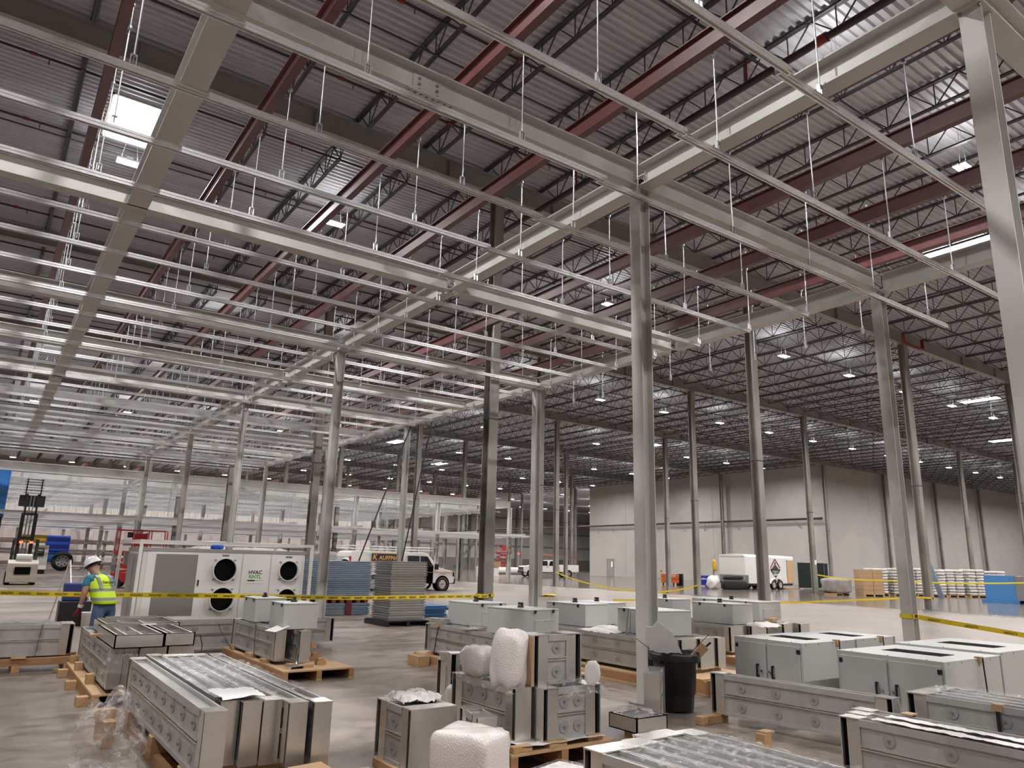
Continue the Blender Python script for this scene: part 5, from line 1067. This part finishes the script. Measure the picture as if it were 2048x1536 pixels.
blob('wrapped_load', 'low pallet load shrouded in grey film left of the brown cartons', 'load', (41.3, 22.35, .62), (1.9, 1.0, 1.0), mat('grey film load', (.30, .28, .27), .3, 0, .2, 3), 51, .4, .06, 28, None, -.6); pallet(40.5, 21.9, 42.1, 22.8, 'pallet under the low film-shrouded load', .12, 'pine', boards=True)
for k, (x, y) in enumerate(((44.3, 21.5), (45.6, 20.6), (47.0, 20.3), (48.2, 19.4), (49.6, 18.8), (51.0, 18.0), (52.4, 17.2))): load_pallet(x, y, 1.25, 1.2, -.6, '%s pallet of stacked pale sacks from the brown cartons' % ORD[k], 9, 'sackw', 'sack', 1.85 + .04 * (k % 3), 60 + k)
o = MB().box(-.03, -.3, 0, .03, .3, 2.5).build('leaning_board', 'panelblue', None, 0, (47.2, 18.2, .0)); o.rotation_euler = (0, -.28, -.6); tag(o, 'long board leaning against the sack pallets', 'board')
panels(42.9, 12.0, 45.6, 13.6, .2, 22, .062, 'stack of pale metal panels with a blue end sheet at far right', 'panel', .01, 71)
tag(MB().box(-.04, 0, 0, .04, 1.62, 1.4).build('blue_sheet', 'blueply', None, .01, (42.82, 12.0, .19)), 'blue sheet covering the end of the far right panel stack', 'sheet'); pallet(42.6, 11.8, 45.8, 13.8, 'blue plastic pallet under the far right panel stack', .19, 'blueply', boards=True, runner='blueply')

# ================================================================ FAR LEFT MACHINES
M['tan'] = mat('tan machine paint', (.48, .43, .36), .45)
t = thing('forklift', 'tan forklift with raised dark mast at the far left', 'forklift', (-5.75, 36.6, 0), 0)
MB().prism([(-.1, .12), (-.05, 1.0), (.25, 1.18), (.7, 1.18), (.7, .12)], 'x', 0, 1.25).build('counterweight', 'tan', t, .04); MB().box(.15, .7, .15, 1.1, 2.2, .75).build('chassis', 'black', t, .02); MB().box(.3, -.13, .5, .95, -.06, .85).build('rear_grille', 'dark', t)
MB().box(.3, .75, .75, .95, 1.2, 1.0).build('seat', 'black', t, .03); MB().cyl((.3, .35, 1.3), (.95, .35, 1.3), .16, 14).build('gas_bottle', 'white', t)
for x in (.12, 1.13): MB().bar((x, .35, 1.1), (x, .7, 2.15), .07).bar((x, .7, 2.15), (x, 1.9, 2.15), .07).bar((x, 1.9, 2.15), (x, 2.1, .9), .07).build('guard_post', 'black', t)
for k in range(6): MB().bar((.12, .75 + k * .22, 2.17), (1.13, .75 + k * .22, 2.17), .04).build('guard_slat', 'black', t)
for x in (.4, .82): MB().box(x - .08, .62, 1.98, x + .08, .7, 2.08).build('tail_lamp', mat('lit red lamp', (1, .06, .03), .4, emit=6), t)
for x in (.32, .93): MB().box(x - .06, 2.15, .1, x + .06, 2.28, 3.5).build('outer_mast', 'black', t); MB().box(x * .8 + .125 - .045, 2.2, 1.4, x * .8 + .125 + .045, 2.32, 4.5).build('inner_mast', 'black', t)
for z in (1.2, 2.2, 3.4): MB().box(.32, 2.16, z, .93, 2.26, z + .12).build('mast_tie', 'black', t)
for x in (.55, .7): MB().cyl((x, 2.25, .3), (x, 2.25, 4.4), .03, 8).build('lift_chain', 'steelplate', t)
MB().box(.05, 2.32, 3.85, 1.2, 2.42, 4.42).build('carriage', 'black', t, .01); MB().box(.15, 2.44, 3.98, .3, 2.46, 4.2).box(.95, 2.44, 3.98, 1.1, 2.46, 4.2).build('carriage_gap', 'white', t)
for x in (.3, .95): MB().box(x - .03, 2.34, 4.4, x + .03, 2.4, 5.3).build('backrest_post', 'black', t)
for k in range(6): MB().bar((.2, 2.37, 4.55 + k * .14), (1.05, 2.37, 4.55 + k * .14), .03).build('backrest_bar', 'black', t)
for x in (.35, .8): MB().box(x, 2.42, 3.85, x + .12, 3.5, 3.9).build('fork', 'black', t)
for x in (.1, 1.15):
    for y in (.5, 1.95): wheel(t, 0, 0, 0, .3, .2) if 0 else MB().cyl((x - .1, y, .3), (x + .1, y, .3), .3, 18).build('tyre', 'tyre', t)
t = thing('tarped_load', 'tall blue tarpaulin-covered load at the left edge', 'load', (-8.2, 43.6, 0)); MB().box(0, 0, 3.4, 2.05, .9, 6.1).build('tarpaulin', 'blue', t, .06)
for x in (.1, 1.8):
    for y in (.1, .75): MB().box(x, y, 0, x + .1, y + .1, 3.4).build('stand_leg', 'black', t)
MB().box(0, 0, 2.6, 2.0, .9, 3.4).build('load_frame', 'black', t)
t = thing('small_air_unit', 'small white air unit with a dark logo plate beside the forklift', 'air unit', (-4.1, 56.4, 0)); MB().box(0, 0, .3, 1.25, 1.6, 2.0).build('body', 'white', t, .02); MB().box(.02, .02, 0, 1.2, 1.5, .3).build('base', 'black', t)
q = MB().box(.4, -.02, 1.25, 1.0, 0, 1.8).build('logo_plate', 'ink', t); text('lettering', 'HVAC', .18, 'paper', q, frame((.7, -.024, 1.66), (1, 0, 0), (0, 0, 1)), .004, True); text('lettering', 'RNTL', .18, 'green', q, frame((.7, -.024, 1.48), (1, 0, 0), (0, 0, 1)), .004, True)
t = thing('telehandler', 'blue and yellow telehandler parked far back at left', 'telehandler', (-3.6, 66.5, 0)); MB().box(0, 0, .7, 3.0, 2.0, 1.5).build('chassis', 'blue', t, .05); MB().box(1.2, .2, 1.5, 2.9, 1.8, 2.9).build('engine_cover', mat('machine blue', (.01, .06, .45), .4), t, .08); MB().box(-.6, .6, 2.3, 1.4, 1.3, 2.9).build('boom', 'yellow', t, .03)
for x in (.4, 2.5): wheel(t, x, -.1, .8, .8, .5, 'greypanel')
def scissor(loc, rz, label, zp, s=1.0):
    t = thing('scissor_lift', label, 'scissor lift', loc, rz, 'red scissor lifts'); t.scale = (s,) * 3
    MB().box(0, 0, .25, 2.2, 1.0, .7).build('base', 'redpaint', t, .02)
    for x in (.3, 1.9):
        for y in (.08, .92): MB().cyl((x, y - .08, .22), (x, y + .08, .22), .22, 16).build('tyre', 'tyre', t)
    for y in (.1, .9):
        n_ = 3; hh = (zp - .75) / n_
        for k in range(n_): MB().bar((.15, y, .72 + k * hh), (2.05, y, .72 + (k + 1) * hh), .06, .1).bar((2.05, y, .72 + k * hh), (.15, y, .72 + (k + 1) * hh), .06, .1).build('scissor_arm', 'redpaint', t)
    MB().box(0, 0, zp - .05, 2.2, 1.0, zp + .1).build('platform', 'redpaint', t, .01)
    for x in (.03, .75, 1.45, 2.17):
        for y in (.03, .97): MB().cyl((x, y, zp + .1), (x, y, zp + 1.1), .025, 6).build('rail_post', 'redpaint', t)
    for z in (.6, 1.1):
        for a, b in (((.03, .03), (2.17, .03)), ((.03, .97), (2.17, .97)), ((.03, .03), (.03, .97)), ((2.17, .03), (2.17, .97))): MB().bar((a[0], a[1], zp + z), (b[0], b[1], zp + z), .045).build('guard_rail', 'redpaint', t)
    MB().box(.8, .0, zp + .35, 1.4, .06, zp + .95).build('control_panel', 'redpaint', t); MB().box(.5, .0, zp + .75, .75, .2, zp + 1.0).build('control_box', 'black', t)
scissor((-1.7, 33.6, 0), -.3, 'red scissor lift showing its rails above the rental air unit', 1.62); scissor((73.0, 110, 0), -.4, 'distant red scissor lift before the far wall', 2.4, 1.35)
for k in range(3): tag(MB().cyl((0, 0, 0), (6.5, 0, 0), .45, 14).build('wrapped_roll', 'foam', None, 0, (49.0, 77.0 + k * .95, .45)), '%s white wrapped roll lying far back' % ('front', 'middle', 'rear')[k], 'roll', 'wrapped rolls')
for k, (x, y, z, m_) in enumerate(((38.4, 62.5, 0, 'foam'), (39.5, 62.0, 0, 'paper'), (38.5, 62.4, 1.06, 'card'), (39.7, 61.9, 1.06, 'card'))): tag(MB().box(0, 0, 0, 1.0, .9, 1.05 if z == 0 else .6).build('carton_box', m_, None, .02, (x, y, z)), ('white carton at the left', 'white carton at the right', 'brown carton on top left', 'brown carton on top right')[k] + ' of the far pile beyond the van', 'box', 'cartons beyond the van')
t = thing('step_ladder', 'small step ladder left of the rental air unit', 'ladder', (-4.95, 14.4, 0), .4)
for s in (0, .45): MB().bar((s, 0, 0), (s + .02, .5, 1.45), .03, .05).build('rail', 'galv', t); MB().bar((s, 1.0, 0), (s + .02, .5, 1.45), .025).build('rear_leg', 'galv', t)
for k in range(5): MB().box(.0, .08 + k * .09, .25 + k * .26, .46, .16 + k * .09, .28 + k * .26).build('tread', 'galv', t)
tag(MB().lathe([(0, 0), (.13, 0), (.15, .3), (.155, .32), (.14, .3), (0, .02)], 16).build('bucket', 'white', None, 0, (-4.75, 13.0, 0)), 'white plastic bucket beside the step ladder', 'bucket'); tag(MB().box(0, 0, 0, .5, .35, .4).build('tool_tote', mat('navy tote', (.02, .03, .16), .5), None, .03, (-5.3, 13.2, .55)), 'dark blue tool tote behind the worker', 'tote'); tag(MB().box(-.05, -.05, 0, .6, .45, .55).build('black_cart', 'black', None, .02, (-5.3, 13.2, 0)), 'low black cart carrying the blue tote', 'cart')
t = thing('grey_tank', 'grey round tank seen over the panel stack', 'tank', (3.35, 19.4, 0)); MB().lathe([(0, 0), (.42, 0), (.42, 1.75), (.36, 1.86), (0, 1.9)], 24).build('shell', 'greypanel', t)
for p, q, l in (((6.5, 19.3, 6.99), (3.2, 16.4, 1.2), 'left'), ((6.52, 17.6, 6.99), (5.0, 17.0, .3), 'right')): tag(MB().tube([p, q], .025, 6).build('hanging_sling', 'ink'), 'long dark sling hanging before the van, ' + l, 'sling', 'slings')

# ================================================================ CAUTION TAPE
CT = None
def tape(name, label, pts, w_=.085, letters=0, size=.062, sag=.0, flip=True):
    t = thing(name, label, 'caution tape', (0, 0, 0), 0, 'caution tapes'); b = MB(); P = [Vector(p) for p in pts]; Q = []
    for p, q in zip(P[:-1], P[1:]):
        for k in range(8): f = k / 8; Q.append(p.lerp(q, f) - Vector((0, 0, sag * 4 * f * (1 - f))))
    Q.append(P[-1]); n = len(Q)
    b.add([q + Vector((0, 0, s * w_ / 2)) for q in Q for s in (-1, 1)], [(2 * i, 2 * i + 2, 2 * i + 3, 2 * i + 1) for i in range(n - 1)]); r_ = b.build('ribbon', 'tape', t)
    if letters:
        global CT
        if CT is None:
            me = text_mesh('CAUTION', True).copy(); me.materials.clear(); me.materials.append(M['ink']); CT = me
        L = [0]
        for p, q in zip(Q[:-1], Q[1:]): L.append(L[-1] + (q - p).length)
        for k in range(letters):
            s = (k + .5) / letters * L[-1]; i = max(j for j in range(n - 1) if L[j] <= s); d_ = (Q[i + 1] - Q[i]).normalized(); c = Q[i] + d_ * (s - L[i])
            o = link('lettering', CT, t); x = d_ if d_.dot(_R) > 0 else -d_; nrm = x.cross(Vector((0, 0, 1))).normalized(); up = Vector((0, 0, 1))
            if flip: x = -x; up = -up
            m_ = frame(c + nrm * .004, x, up); o.matrix_local = m_ @ Matrix.Diagonal((size, size, size, 1))
    return t
tape('caution_tape', 'long yellow caution tape stretched across the left, tied to a building column', [(4.28, 10.0, .77), (-.34, 8.5, .83), (-3.18, 7.75, .93), (-5.84, 9.5, .89), (-8.5, 11.6, .88)], .085, 42, .052)
def wrap(x, y, z, a, b, label):
    t = thing('tape_wrap', label, 'caution tape', (x, y, z), 0, 'tape wraps'); h = .075
    MB().box(-a, -b, 0, a, -b + .006, h).box(-a, b - .006, 0, a, b, h).box(-a, -b, 0, -a + .006, b, h).box(a - .006, -b, 0, a, b, h).build('ribbon', 'tape', t); MB().box(-a * .5, -b - .002, .01, a * .4, -b, h - .01).build('print', 'ink', t)
wrap(4.3, 10.2, .75, .175, .19, 'yellow tape wrapped round the weathered column by the panel stacks'); wrap(6.58, 0, .88, .115, .115, 'yellow tape wrapped round the grey column at right'); wrap(28.65, 10.2, .5, .18, .19, 'tape round the column behind the taped grey one')
tape('caution_tape', 'yellow tape running down right from the taped grey column', [(6.66, -.1, .9), (7.4, -2.2, .62), (7.6, -4.3, .1)], .08, 8, .05); tape('caution_tape', 'short tape end hanging down the taped grey column', [(6.46, -.12, .9), (6.47, -.13, .45), (6.5, -.16, .05)], .0801)
tape('caution_tape', 'tape from the column toward the brown cartons', [(28.6, 10.4, .55), (24.5, 14.6, .12), (16.8, 18.5, .1)], .08); tape('caution_tape', 'low sagging tape across the wet floor in the middle', [(28.6, 23.5, .6), (27.5, 28.2, .1), (28.5, 37.1, 1.0)], .09, 0, .05, .25)
tape('caution_tape', 'high thin tape between the far right columns', [(40.9, 23.45, 1.3), (40.2, 18.5, 1.1), (40.9, 10.42, 1.25)], .08, 0, .05, .1)
blob('tape_heap', 'small heap of yellow tape at a column foot in the middle', 'caution tape', (17.0, 23.4, .06), (.7, .5, .12), 'tape', 61, .9, .3, 20)
tag(MB().box(-.12, 0, 0, .12, .006, .3).build('paper_notice', 'paper', None, 0, (40.9, 23.525, 2.0)), 'white paper notice on a building column near the trailer', 'notice')
